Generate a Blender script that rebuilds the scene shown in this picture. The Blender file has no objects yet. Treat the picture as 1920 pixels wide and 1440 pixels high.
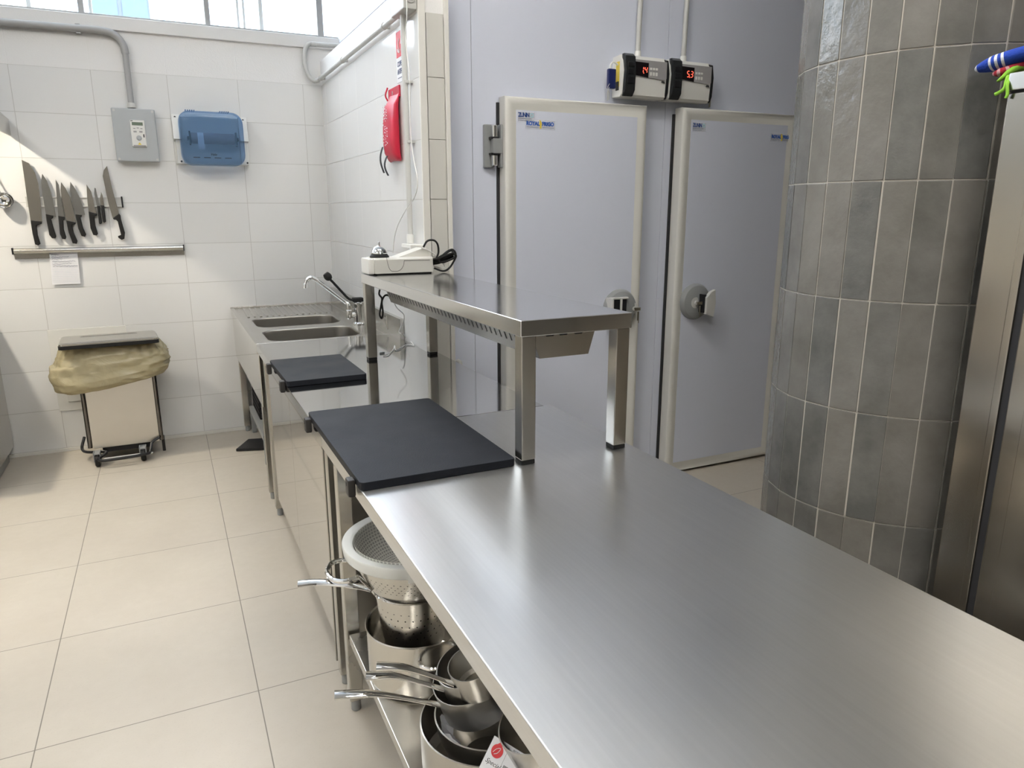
import bpy, bmesh, math, random
from mathutils import Matrix, Vector
random.seed(7)
PI = math.pi
scene = bpy.context.scene
COL = scene.collection

# ------------------------------------------------------------------ camera
ROT = Matrix(((0.9030464839, 0.1024538841, -0.4171453577),
              (-0.4295407046, 0.2123329367, -0.8777297460),
              (-0.0013531228, 0.9718116719, 0.2357546255)))
CAM = Vector((0.0, 0.0, 1.483))
FPX = 1347.765
cam_data = bpy.data.cameras.new('camera')
cam_data.sensor_fit = 'HORIZONTAL'
cam_data.sensor_width = 36.0
cam_data.lens = FPX / 1920.0 * 36.0
cam_data.clip_start = 0.02
cam = bpy.data.objects.new('camera', cam_data)
COL.objects.link(cam)
cam.matrix_world = Matrix.Translation(CAM) @ ROT.to_4x4()
scene.camera = cam

# ------------------------------------------------------------------ view and world
scene.view_settings.view_transform = 'Standard'
scene.view_settings.look = 'None'
scene.view_settings.gamma = 1.0
scene.view_settings.exposure = 1.25
scene.view_settings.use_curve_mapping = False
scene.cycles.max_bounces = 8
scene.cycles.diffuse_bounces = 4
scene.cycles.glossy_bounces = 5
scene.cycles.transmission_bounces = 6
scene.cycles.transparent_max_bounces = 10
scene.cycles.caustics_reflective = False
scene.cycles.caustics_refractive = False
scene.cycles.sample_clamp_indirect = 4.0
world = bpy.data.worlds.new('sky'); scene.world = world
world.use_nodes = True
wn = world.node_tree.nodes; wl = world.node_tree.links
bg = wn['Background']
tc = wn.new('ShaderNodeTexCoord'); nz = wn.new('ShaderNodeTexNoise'); rp = wn.new('ShaderNodeValToRGB')
nz.inputs['Scale'].default_value = 2.2; nz.inputs['Detail'].default_value = 5
rp.color_ramp.elements[0].position = 0.38; rp.color_ramp.elements[0].color = (0.50, 0.72, 1.0, 1)
rp.color_ramp.elements[1].position = 0.60; rp.color_ramp.elements[1].color = (1.0, 1.0, 1.0, 1)
wl.new(tc.outputs['Generated'], nz.inputs['Vector']); wl.new(nz.outputs['Fac'], rp.inputs['Fac'])
wl.new(rp.outputs['Color'], bg.inputs['Color'])
bg.inputs['Strength'].default_value = 4.0

LAMPS = []   # ceiling lamp positions are filled in below
CEIL_POWER = 1.0
YB = 5.116      # back wall plane
XW = 1.043      # partition plane
YC = 3.20       # cold room wall plane
TOP = 0.85      # worktop height


def pix(px, py, ax, val):
    """point where the line of sight through a photo pixel meets the plane ax = val"""
    d = ROT @ Vector(((px - 960) / FPX, -(py - 720) / FPX, -1.0))
    t = (val - CAM[ax]) / d[ax]
    return CAM + t * d


# ------------------------------------------------------------------ mesh helpers
def T(x, y, z): return Matrix.Translation((x, y, z))
def RX(a): return Matrix.Rotation(a, 4, 'X')
def RY(a): return Matrix.Rotation(a, 4, 'Y')
def RZ(a): return Matrix.Rotation(a, 4, 'Z')


def box(bm, x0, x1, y0, y1, z0, z1, bev=0.0, seg=2, M=None):
    x0, x1 = min(x0, x1), max(x0, x1); y0, y1 = min(y0, y1), max(y0, y1); z0, z1 = min(z0, z1), max(z0, z1)
    vs = [bm.verts.new((x, y, z)) for z in (z0, z1) for y in (y0, y1) for x in (x0, x1)]
    fs = [bm.faces.new([vs[i] for i in q]) for q in ((0, 2, 3, 1), (4, 5, 7, 6), (0, 1, 5, 4), (2, 6, 7, 3), (0, 4, 6, 2), (1, 3, 7, 5))]
    geo = vs
    if bev > 0:
        r = bmesh.ops.bevel(bm, geom=list({e for f in fs for e in f.edges}), offset=bev, segments=seg, affect='EDGES', profile=0.5, clamp_overlap=True)
        geo = list({v for f in r['faces'] for v in f.verts} | {v for v in vs if v.is_valid})
    if M is not None:
        bmesh.ops.transform(bm, matrix=M, verts=geo)
    return geo


def prism(bm, pts, axis, a0, a1, bev=0.0, M=None):
    """polygon pts (2D) extruded along axis (0,1,2) from a0 to a1"""
    def v3(p, a):
        return {0: (a, p[0], p[1]), 1: (p[0], a, p[1]), 2: (p[0], p[1], a)}[axis]
    A = [bm.verts.new(v3(p, a0)) for p in pts]; B = [bm.verts.new(v3(p, a1)) for p in pts]
    n = len(pts)
    f0 = bm.faces.new(A); f1 = bm.faces.new(B[::-1])
    sides = [bm.faces.new([A[i], B[i], B[(i + 1) % n], A[(i + 1) % n]]) for i in range(n)]
    fs = [f0, f1] + sides
    bmesh.ops.recalc_face_normals(bm, faces=fs)
    geo = A + B
    if bev > 0:
        r = bmesh.ops.bevel(bm, geom=list(set(f0.edges) | set(f1.edges)), offset=bev, segments=2, affect='EDGES', profile=0.5, clamp_overlap=True)
        geo = list({v for f in r['faces'] for v in f.verts} | {v for v in geo if v.is_valid})
    if M is not None:
        bmesh.ops.transform(bm, matrix=M, verts=[v for v in geo if v.is_valid])
    return geo


def lathe(bm, prof, seg=32, M=None, caps=(False, False), arc=2 * PI, start=0.0):
    uv = bm.loops.layers.uv.verify()
    full = abs(arc - 2 * PI) < 1e-6
    n = seg if full else seg + 1
    rings = []
    for r, z in prof:
        rings.append([bm.verts.new((r * math.cos(start + arc * i / seg), r * math.sin(start + arc * i / seg), z)) for i in range(n)])
    L = [0.0]
    for k in range(1, len(prof)):
        L.append(L[-1] + math.hypot(prof[k][0] - prof[k - 1][0], prof[k][1] - prof[k - 1][1]))
    for k in range(len(prof) - 1):
        for i in range(seg):
            j = (i + 1) % n
            f = bm.faces.new([rings[k][i], rings[k][j], rings[k + 1][j], rings[k + 1][i]])
            for lp, (a, b) in zip(f.loops, ((i, k), (i + 1, k), (i + 1, k + 1), (i, k + 1))):
                lp[uv].uv = (a / seg, L[b])
    if caps[0]: bm.faces.new(rings[0][::-1])
    if caps[1]: bm.faces.new(rings[-1])
    vs = [v for rg in rings for v in rg]
    if M is not None:
        bmesh.ops.transform(bm, matrix=M, verts=vs)
    return vs


def align(p, q):
    """matrix whose Z axis runs from p to q"""
    p = Vector(p); d = Vector(q) - p
    return Matrix.Translation(p) @ d.to_track_quat('Z', 'Y').to_matrix().to_4x4()


def cyl(bm, p, q, r, seg=20, r2=None, bev=0.0):
    L = (Vector(q) - Vector(p)).length
    r2 = r if r2 is None else r2
    if bev > 0:
        prof = [(r - bev, 0), (r, bev), (r2, L - bev), (r2 - bev, L)]
    else:
        prof = [(r, 0), (r2, L)]
    return lathe(bm, prof, seg, align(p, q), (True, True))


def smooth_path(pts, n=6):
    P = [Vector(p) for p in pts]
    if len(P) < 3: return P
    out = []
    E = [P[0] * 2 - P[1]] + P + [P[-1] * 2 - P[-2]]
    for i in range(1, len(E) - 2):
        a, b, c, d = E[i - 1], E[i], E[i + 1], E[i + 2]
        for k in range(n):
            t = k / n
            out.append(0.5 * ((2 * b) + (c - a) * t + (2 * a - 5 * b + 4 * c - d) * t * t + (3 * b - a - 3 * c + d) * t ** 3))
    out.append(P[-1])
    return out


def tube(bm, pts, r, seg=10, smooth=0, radii=None, flat=1.0, up=None):
    """swept tube; r a number, or radii a function of 0..1; flat squashes along the second axis"""
    uv = bm.loops.layers.uv.verify()
    P = smooth_path(pts, smooth) if smooth else [Vector(p) for p in pts]
    n = len(P); rings = []; prev = None
    for i, p in enumerate(P):
        t = (P[min(i + 1, n - 1)] - P[max(i - 1, 0)])
        if t.length < 1e-9: t = Vector((0, 0, 1))
        t.normalize()
        if prev is None:
            a = Vector(up) if up else (Vector((0, 0, 1)) if abs(t.z) < 0.9 else Vector((1, 0, 0)))
        else:
            a = prev
        a = (a - t * a.dot(t)); a.normalize(); prev = a
        b = t.cross(a)
        f = i / (n - 1)
        rr = radii(f) if radii else r
        rings.append([bm.verts.new(p + a * (rr * flat * math.cos(2 * PI * k / seg)) + b * (rr * math.sin(2 * PI * k / seg))) for k in range(seg)])
    for i in range(n - 1):
        for k in range(seg):
            j = (k + 1) % seg
            f = bm.faces.new([rings[i][k], rings[i][j], rings[i + 1][j], rings[i + 1][k]])
            for lp, (a, b) in zip(f.loops, ((k, i), (k + 1, i), (k + 1, i + 1), (k, i + 1))):
                lp[uv].uv = (a / seg, b / (n - 1))
    bm.faces.new(rings[0][::-1]); bm.faces.new(rings[-1])
    return [v for rg in rings for v in rg]


def rrect(x0, y0, x1, y1, r, n=5):
    out = []
    for cx, cy, a in ((x1 - r, y1 - r, 0), (x0 + r, y1 - r, PI / 2), (x0 + r, y0 + r, PI), (x1 - r, y0 + r, 1.5 * PI)):
        for k in range(n + 1):
            t = a + PI / 2 * k / n
            out.append((cx + r * math.cos(t), cy + r * math.sin(t)))
    return out


def loft(bm, loops, close=(False, False)):
    R = [[bm.verts.new(p) for p in lp] for lp in loops]
    n = len(R[0])
    for a, b in zip(R, R[1:]):
        for i in range(n):
            j = (i + 1) % n
            bm.faces.new([a[i], a[j], b[j], b[i]])
    if close[0]: bm.faces.new(R[0][::-1])
    if close[1]: bm.faces.new(R[-1])
    return [v for r in R for v in r]


ORIG = {}


def obj(name, bm, mat, parent=None, ang=35, recalc=True):
    if recalc: bmesh.ops.recalc_face_normals(bm, faces=bm.faces[:])
    if parent is not None:
        o0 = ORIG[parent.name]
        bmesh.ops.translate(bm, vec=-o0, verts=bm.verts[:])
    lim = math.radians(ang)
    for f in bm.faces: f.smooth = True
    for e in bm.edges:
        if len(e.link_faces) == 2 and e.calc_face_angle(0) > lim: e.smooth = False
    me = bpy.data.meshes.new(name)
    bm.to_mesh(me); bm.free()
    for m in (mat if isinstance(mat, (list, tuple)) else [mat]): me.materials.append(m)
    o = bpy.data.objects.new(name, me); COL.objects.link(o)
    wm = o.modifiers.new('face_normals', 'WEIGHTED_NORMAL'); wm.keep_sharp = True; wm.weight = 80
    if parent is not None:
        o.parent = parent; ORIG[o.name] = ORIG[parent.name]
    else:
        ORIG[o.name] = Vector((0, 0, 0))
    return o


def thing(name, label, cat, loc, group=None):
    o = bpy.data.objects.new(name, None); COL.objects.link(o)
    o.empty_display_size = 0.05
    o.location = loc; ORIG[o.name] = Vector(loc)
    o['label'] = label; o['category'] = cat
    if group: o['group'] = group
    return o


def tag(o, label, cat, group=None):
    o['label'] = label; o['category'] = cat
    if group: o['group'] = group
    return o


def struct(name, bm, mat, ang=35):
    o = obj(name, bm, mat, None, ang); o['kind'] = 'structure'
    return o


def one(name, bm, mat, loc, label, cat, group=None, ang=35):
    """a thing that is one mesh, its origin at loc"""
    bmesh.ops.translate(bm, vec=-Vector(loc), verts=bm.verts[:])
    o = obj(name, bm, mat, None, ang); o.location = loc; ORIG[o.name] = Vector(loc)
    return tag(o, label, cat, group)


def B(): return bmesh.new()


def text_mesh(bm, body, size, M, depth=0.0004, sx=1.0, shear=0.0, bold=0.0, space=1.0, align_x='LEFT'):
    cu = bpy.data.curves.new('t', 'FONT'); cu.body = body; cu.size = size; cu.extrude = depth
    cu.shear = shear; cu.offset = bold; cu.space_character = space; cu.align_x = align_x; cu.resolution_u = 3
    o = bpy.data.objects.new('t', cu); COL.objects.link(o)
    dg = bpy.context.evaluated_depsgraph_get(); me = bpy.data.meshes.new_from_object(o.evaluated_get(dg))
    me.transform(M @ Matrix.Diagonal((sx, 1, 1, 1)))
    bm.from_mesh(me)
    bpy.data.objects.remove(o); bpy.data.curves.remove(cu); bpy.data.meshes.remove(me)


# ------------------------------------------------------------------ materials
MATS = {}


def new_mat(name):
    m = bpy.data.materials.new(name); m.use_nodes = True
    MATS[name] = m
    return m, m.node_tree, m.node_tree.nodes['Principled BSDF']


def N(nt, kind, **kw):
    n = nt.nodes.new(kind)
    for k, v in kw.items():
        if k in n.inputs: n.inputs[k].default_value = v
        else: setattr(n, k, v)
    return n


def math_(nt, op, a, b=None, c=None, clamp=False):
    n = nt.nodes.new('ShaderNodeMath'); n.operation = op; n.use_clamp = clamp
    for i, x in enumerate((a, b, c)):
        if x is None: continue
        if isinstance(x, (int, float)): n.inputs[i].default_value = x
        else: nt.links.new(x, n.inputs[i])
    return n.outputs[0]


def mixc(nt, fac, a, b, blend='MIX'):
    n = nt.nodes.new('ShaderNodeMix'); n.data_type = 'RGBA'; n.blend_type = blend
    for s, x in ((n.inputs[0], fac), (n.inputs[6], a), (n.inputs[7], b)):
        if isinstance(x, (int, float)): s.default_value = x
        elif isinstance(x, tuple): s.default_value = (*x[:3], 1)
        else: nt.links.new(x, s)
    return n.outputs[2]


def simple(name, col, rough=0.5, metal=0.0, noise=0.0, nscale=20.0, bump=0.0, bscale=80.0, stretch=None, rvar=0.0, coat=0.0, spec=0.5, aniso=0.0, emit=None, estr=0.0):
    m, nt, p = new_mat(name)
    p.inputs['Base Color'].default_value = (*col, 1)
    p.inputs['Roughness'].default_value = rough
    p.inputs['Metallic'].default_value = metal
    p.inputs['Specular IOR Level'].default_value = spec
    p.inputs['Coat Weight'].default_value = coat
    p.inputs['Anisotropic'].default_value = aniso
    t = N(nt, 'ShaderNodeTexCoord'); mp = N(nt, 'ShaderNodeMapping')
    nt.links.new(t.outputs['Object'], mp.inputs['Vector'])
    if stretch: mp.inputs['Scale'].default_value = stretch
    n1 = N(nt, 'ShaderNodeTexNoise', Scale=nscale, Detail=4.0)
    nt.links.new((mp.outputs if (stretch and noise > 0) else t.outputs)['Vector' if (stretch and noise > 0) else 'Object'], n1.inputs['Vector'])
    if noise > 0:
        d = tuple(max(0, c * (1 - noise)) for c in col); l = tuple(min(1, c * (1 + noise)) for c in col)
        nt.links.new(mixc(nt, n1.outputs['Fac'], d, l), p.inputs['Base Color'])
    if rvar > 0:
        r = math_(nt, 'MULTIPLY_ADD', n1.outputs['Fac'], rvar * 2, rough - rvar, clamp=True)
        nt.links.new(r, p.inputs['Roughness'])
    if bump > 0:
        n2 = N(nt, 'ShaderNodeTexNoise', Scale=bscale, Detail=3.0)
        nt.links.new(mp.outputs['Vector'], n2.inputs['Vector'])
        b = N(nt, 'ShaderNodeBump', Strength=bump, Distance=0.001)
        nt.links.new(n2.outputs['Fac'], b.inputs['Height']); nt.links.new(b.outputs['Normal'], p.inputs['Normal'])
    if emit:
        p.inputs['Emission Color'].default_value = (*emit, 1); p.inputs['Emission Strength'].default_value = estr
    return m


def grid_nodes(nt, u, v, w, h, ou, ov, g):
    """stack-bond tile grid: returns (joint mask 0..1, per-tile random 0..1)"""
    def dist(c, s, o):
        q = math_(nt, 'DIVIDE', math_(nt, 'SUBTRACT', c, o), s)
        fr = math_(nt, 'FRACT', q)
        e = math_(nt, 'MINIMUM', fr, math_(nt, 'SUBTRACT', 1.0, fr))
        return math_(nt, 'MULTIPLY', e, s), math_(nt, 'FLOOR', q)
    du, iu = dist(u, w, ou); dv, iv = dist(v, h, ov)
    d = math_(nt, 'MINIMUM', du, dv)
    mr = N(nt, 'ShaderNodeMapRange'); mr.inputs['From Min'].default_value = g * 0.4; mr.inputs['From Max'].default_value = g
    mr.inputs['To Min'].default_value = 1.0; mr.inputs['To Max'].default_value = 0.0
    nt.links.new(d, mr.inputs['Value'])
    cb = N(nt, 'ShaderNodeCombineXYZ'); nt.links.new(iu, cb.inputs[0]); nt.links.new(iv, cb.inputs[1])
    wn_ = N(nt, 'ShaderNodeTexWhiteNoise'); nt.links.new(cb.outputs[0], wn_.inputs['Vector'])
    return mr.outputs[0], wn_.outputs['Value']


def tile_wall(name, axis, ou, joint=0.0022, ztop=2.2779, paint=(0.78, 0.775, 0.765)):
    m, nt, p = new_mat(name)
    t = N(nt, 'ShaderNodeTexCoord'); s = N(nt, 'ShaderNodeSeparateXYZ'); nt.links.new(t.outputs['Object'], s.inputs[0])
    j, rnd = grid_nodes(nt, s.outputs[axis], s.outputs[2], 0.4025, 0.2505, ou, ztop, joint)
    n = N(nt, 'ShaderNodeTexNoise', Scale=3.0, Detail=4.0); nt.links.new(t.outputs['Object'], n.inputs['Vector'])
    base = mixc(nt, rnd, (0.755, 0.755, 0.745), (0.80, 0.80, 0.79))
    base = mixc(nt, math_(nt, 'MULTIPLY', n.outputs['Fac'], 0.25), base, (0.70, 0.70, 0.69))
    tiled = mixc(nt, j, base, (0.52, 0.51, 0.49))
    above = math_(nt, 'GREATER_THAN', s.outputs[2], ztop)
    nt.links.new(mixc(nt, above, tiled, paint), p.inputs['Base Color'])
    r = math_(nt, 'MULTIPLY_ADD', j, 0.5, 0.16); r = math_(nt, 'MAXIMUM', r, math_(nt, 'MULTIPLY', above, 0.75))
    nt.links.new(r, p.inputs['Roughness'])
    n2 = N(nt, 'ShaderNodeTexNoise', Scale=9.0, Detail=2.0); nt.links.new(t.outputs['Object'], n2.inputs['Vector'])
    n3 = N(nt, 'ShaderNodeTexNoise', Scale=160.0, Detail=2.0); nt.links.new(t.outputs['Object'], n3.inputs['Vector'])
    hgt = math_(nt, 'SUBTRACT', math_(nt, 'MULTIPLY', n2.outputs['Fac'], 0.5), math_(nt, 'MULTIPLY', j, 1.0))
    hgt = math_(nt, 'MULTIPLY_ADD', math_(nt, 'MULTIPLY', above, n3.outputs['Fac']), 1.2, hgt)
    b = N(nt, 'ShaderNodeBump', Strength=0.35, Distance=0.002); nt.links.new(hgt, b.inputs['Height']); nt.links.new(b.outputs['Normal'], p.inputs['Normal'])
    return m


def floor_mat():
    m, nt, p = new_mat('floor_tile')
    t = N(nt, 'ShaderNodeTexCoord'); s = N(nt, 'ShaderNodeSeparateXYZ'); nt.links.new(t.outputs['Object'], s.inputs[0])
    j, rnd = grid_nodes(nt, s.outputs[0], s.outputs[1], 0.602, 0.602, -0.4765, 5.1516, 0.0022)
    n = N(nt, 'ShaderNodeTexNoise', Scale=2.5, Detail=7.0, Roughness=0.6); nt.links.new(t.outputs['Object'], n.inputs['Vector'])
    n2 = N(nt, 'ShaderNodeTexNoise', Scale=180.0, Detail=3.0); nt.links.new(t.outputs['Object'], n2.inputs['Vector'])
    n4 = N(nt, 'ShaderNodeTexNoise', Scale=28.0, Detail=5.0); nt.links.new(t.outputs['Object'], n4.inputs['Vector'])
    base = mixc(nt, n.outputs['Fac'], (0.42, 0.375, 0.31), (0.57, 0.525, 0.45))
    base = mixc(nt, math_(nt, 'MULTIPLY', rnd, 0.18), base, (0.66, 0.61, 0.53))
    base = mixc(nt, math_(nt, 'MULTIPLY', n4.outputs['Fac'], 0.35), base, (0.43, 0.385, 0.32))
    sp = N(nt, 'ShaderNodeValToRGB'); sp.color_ramp.elements[0].position = 0.60; sp.color_ramp.elements[1].position = 0.75
    nt.links.new(n2.outputs['Fac'], sp.inputs['Fac'])
    base = mixc(nt, math_(nt, 'MULTIPLY', sp.outputs['Color'], 0.35), base, (0.36, 0.32, 0.27))
    nt.links.new(mixc(nt, j, base, (0.17, 0.15, 0.12)), p.inputs['Base Color'])
    r = math_(nt, 'MULTIPLY_ADD', n4.outputs['Fac'], 0.12, 0.36); nt.links.new(r, p.inputs['Roughness'])
    hgt = math_(nt, 'SUBTRACT', math_(nt, 'MULTIPLY', n2.outputs['Fac'], 0.25), j)
    b = N(nt, 'ShaderNodeBump', Strength=0.25, Distance=0.001); nt.links.new(hgt, b.inputs['Height']); nt.links.new(b.outputs['Normal'], p.inputs['Normal'])
    return m


def steel(name, col=(0.60, 0.585, 0.555), rough=0.22, along=1, line=0.10, bumpy=0.12, aniso=0.0, smudge=0.08, wav=0.0):
    """brushed stainless: fine lines run along axis `along`"""
    m, nt, p = new_mat(name)
    t = N(nt, 'ShaderNodeTexCoord'); mp = N(nt, 'ShaderNodeMapping')
    sc = [170.0, 170.0, 170.0]; sc[along] = 4.0; mp.inputs['Scale'].default_value = sc
    nt.links.new(t.outputs['Object'], mp.inputs['Vector'])
    n = N(nt, 'ShaderNodeTexNoise', Scale=1.0, Detail=3.0); nt.links.new(mp.outputs['Vector'], n.inputs['Vector'])
    n2 = N(nt, 'ShaderNodeTexNoise', Scale=3.0, Detail=3.0, Roughness=0.5); nt.links.new(t.outputs['Object'], n2.inputs['Vector'])
    p.inputs['Metallic'].default_value = 1.0
    line = line if name == 'steel_worktop' else line * 0.2
    d = tuple(c * (1 - line) for c in col); l = tuple(min(1, c * (1 + line)) for c in col)
    nt.links.new(mixc(nt, n.outputs['Fac'], d, l), p.inputs['Base Color'])
    r = math_(nt, 'MULTIPLY_ADD', n2.outputs['Fac'], smudge * 2, rough - smudge)
    r = math_(nt, 'MULTIPLY_ADD', n.outputs['Fac'], 0.05 if name == 'steel_worktop' else 0.006, r)
    nt.links.new(r, p.inputs['Roughness'])
    if wav > 0:
        n3 = N(nt, 'ShaderNodeTexNoise', Scale=4.0, Detail=1.0); nt.links.new(t.outputs['Object'], n3.inputs['Vector'])
        b = N(nt, 'ShaderNodeBump', Strength=0.25, Distance=0.002); nt.links.new(n3.outputs['Fac'], b.inputs['Height']); nt.links.new(b.outputs['Normal'], p.inputs['Normal'])
    if aniso > 0:
        p.inputs['Anisotropic'].default_value = aniso
        tg = N(nt, 'ShaderNodeCombineXYZ'); tg.inputs[along].default_value = 1.0
        nt.links.new(tg.outputs[0], p.inputs['Tangent'])
    return m


def glassy(name, col, fac=0.35, rough=0.05, alpha_col=None):
    """thin clear or tinted sheet: part of the light passes straight through"""
    m, nt, p = new_mat(name)
    out = nt.nodes['Material Output']
    p.inputs['Base Color'].default_value = (*col, 1); p.inputs['Roughness'].default_value = rough
    tr = N(nt, 'ShaderNodeBsdfTransparent'); tr.inputs['Color'].default_value = (*(alpha_col or (1, 1, 1)), 1)
    mx = N(nt, 'ShaderNodeMixShader'); mx.inputs[0].default_value = fac
    nt.links.new(tr.outputs[0], mx.inputs[1]); nt.links.new(p.outputs[0], mx.inputs[2]); nt.links.new(mx.outputs[0], out.inputs[0])
    return m


M_floor = floor_mat()
M_wall_b = tile_wall('tile_back', 0, -0.6879)
M_wall_s = tile_wall('tile_side', 1, 4.19, 0.0034)
M_cap = simple('cap_tile', (0.60, 0.59, 0.55), 0.3, noise=0.03, nscale=4)
M_trimw = simple('white_profile', (0.72, 0.705, 0.66), 0.35, noise=0.02)
M_paint = simple('wall_paint', (0.72, 0.715, 0.70), 0.85, noise=0.03, nscale=3, bump=0.3, bscale=120)
M_dim = simple('dark_wall', (0.13, 0.115, 0.095), 0.6, noise=0.1, nscale=2)
M_ceil = simple('ceiling_paint', (0.75, 0.75, 0.75), 0.9, noise=0.02)
M_cold = simple('cold_panel', (0.645, 0.675, 0.775), 0.42, noise=0.03, nscale=1.5, bump=0.08, bscale=260)
M_coldj = simple('panel_joint', (0.16, 0.165, 0.19), 0.7, noise=0.1)
M_pvc = simple('door_frame_pvc', (0.66, 0.65, 0.61), 0.38, noise=0.025, nscale=6)
M_gap = simple('rubber_gap', (0.02, 0.02, 0.022), 0.8, noise=0.2)
M_rubber = simple('black_rubber', (0.012, 0.012, 0.012), 0.55, spec=0.25, noise=0.3, bump=0.1)
M_blackpl = simple('black_plastic', (0.012, 0.012, 0.014), 0.35, spec=0.35, noise=0.2, bump=0.06)
M_board = simple('board_black', (0.015, 0.017, 0.022), 0.5, spec=0.14, noise=0.35, nscale=7, bump=0.5, bscale=320, rvar=0.12)
M_steel_top = steel('steel_worktop', (0.68, 0.68, 0.675), 0.29, 1, 0.06, 0.10, aniso=0.6, smudge=0.05)
M_steel_shelf = steel('steel_shelf', (0.74, 0.75, 0.76), 0.15, 1, 0.02, 0.03, smudge=0.05)
M_steel_pol = steel('steel_polished', (0.62, 0.62, 0.61), 0.075, 1, 0.02, 0.015, smudge=0.025)
M_steel = steel('steel_satin', (0.58, 0.565, 0.53), 0.24, 2, 0.09, 0.15)
M_steel_y = steel('steel_satin_long', (0.60, 0.585, 0.55), 0.25, 1, 0.09, 0.12)
M_steel_x = steel('steel_satin_cross', (0.56, 0.545, 0.51), 0.24, 0, 0.09, 0.12)
M_mirror = steel('steel_film', (0.66, 0.645, 0.61), 0.045, 2, 0.01, 0.01, smudge=0.015)
M_basin = steel('steel_basin', (0.40, 0.385, 0.355), 0.33, 0, 0.08, 0.1)
M_pot = steel('steel_pot', (0.62, 0.60, 0.56), 0.17, 2, 0.06, 0.06)
M_pan = steel('steel_pan', (0.50, 0.485, 0.45), 0.30, 0, 0.12, 0.18)
M_fridge = steel('steel_fridge', (0.38, 0.35, 0.305), 0.2, 2, 0.07, 0.08, smudge=0.08, wav=2.0)
M_chrome = simple('chrome', (0.82, 0.82, 0.81), 0.05, 1.0, noise=0.02)
M_blade = simple('knife_blade', (0.50, 0.48, 0.44), 0.27, 1.0, noise=0.08, nscale=30, stretch=(60, 60, 4), bump=0.05)
M_bladed = simple('knife_blade_dark', (0.30, 0.30, 0.29), 0.35, 1.0, noise=0.1, nscale=30)
M_greypl = simple('grey_plastic', (0.42, 0.44, 0.45), 0.42, noise=0.03, bump=0.1, bscale=300)
M_greyd = simple('grey_cast', (0.27, 0.28, 0.28), 0.38, noise=0.05, bump=0.05)
M_pipe = simple('pipe_grey', (0.53, 0.53, 0.51), 0.4, noise=0.03)
M_piped = simple('pipe_dark', (0.36, 0.36, 0.355), 0.4, noise=0.03)
M_white = simple('white_plastic', (0.74, 0.735, 0.70), 0.35, noise=0.02)
M_cream = simple('printer_plastic', (0.64, 0.63, 0.585), 0.45, noise=0.02, bump=0.1, bscale=400)
M_paper = simple('paper', (0.80, 0.80, 0.82), 0.8, noise=0.03, nscale=60)
M_ink = simple('ink', (0.08, 0.09, 0.16), 0.7, noise=0.1)
M_darkink = simple('dark_line', (0.03, 0.03, 0.03), 0.6, noise=0.1)
M_navy = simple('navy_print', (0.015, 0.05, 0.20), 0.5, noise=0.05)
M_blueink = simple('blue_print', (0.02, 0.10, 0.42), 0.5, noise=0.05)
M_teal = simple('teal_print', (0.25, 0.55, 0.62), 0.5, noise=0.05)
M_yellow = simple('yellow_print', (0.80, 0.62, 0.08), 0.5, noise=0.05)
M_redink = simple('red_print', (0.62, 0.02, 0.03), 0.5, noise=0.05)
M_sticker = glassy('sticker_film', (0.86, 0.88, 0.92), 0.25, 0.35)
M_red = simple('pouch_red', (0.60, 0.010, 0.045), 0.38, noise=0.2, nscale=14, bump=0.8, bscale=22, stretch=(1, 1, 0.35))
M_strap = simple('black_strap', (0.012, 0.012, 0.014), 0.7, noise=0.2)
M_navypl = simple('navy_plastic', (0.012, 0.02, 0.10), 0.3, noise=0.1)
M_brass = simple('brass_key', (0.42, 0.40, 0.33), 0.3, 1.0, noise=0.1)
M_lcd = simple('lcd_window', (0.008, 0.006, 0.008), 0.12, noise=0.1)
M_led = simple('led_digit', (0.9, 0.1, 0.05), 0.5, emit=(1.0, 0.09, 0.05), estr=1.6)
M_lcdg = simple('lcd_green', (0.16, 0.20, 0.15), 0.25, noise=0.05)
M_greyface = simple('grey_face', (0.34, 0.33, 0.33), 0.4, noise=0.05)
M_window = simple('window_frame', (0.30, 0.30, 0.29), 0.5, noise=0.12, nscale=12)
M_windowl = simple('window_frame_light', (0.62, 0.66, 0.66), 0.5, noise=0.05)
M_glass = glassy('window_glass', (0.9, 0.95, 1.0), 0.08, 0.02)
M_blue = glassy('smoked_blue', (0.12, 0.22, 0.36), 0.38, 0.07, (0.52, 0.66, 0.86))
M_roll = simple('cardboard_roll', (0.34, 0.29, 0.28), 0.7, noise=0.08)
M_green = simple('green_bag', (0.06, 0.30, 0.08), 0.35, noise=0.25, nscale=25)
M_greencl = simple('green_cloth', (0.22, 0.46, 0.04), 0.9, noise=0.25, nscale=60, bump=0.6, bscale=200)
M_lampemit = simple('lamp_diffuser', (0.9, 0.9, 0.9), 0.5, emit=(1.0, 0.965, 0.91), estr=14.0)
M_hoodlamp = simple('hood_lamp', (0.9, 0.9, 0.9), 0.5, emit=(1.0, 0.90, 0.74), estr=420.0)
M_tree = simple('tree_leaf', (0.05, 0.12, 0.03), 0.8, noise=0.4, nscale=4)
M_bldg = simple('building_wall', (0.10, 0.125, 0.15), 0.8, noise=0.05)
M_bldgb = simple('building_glass', (0.055, 0.095, 0.13), 0.3, noise=0.2, nscale=0.6)


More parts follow.
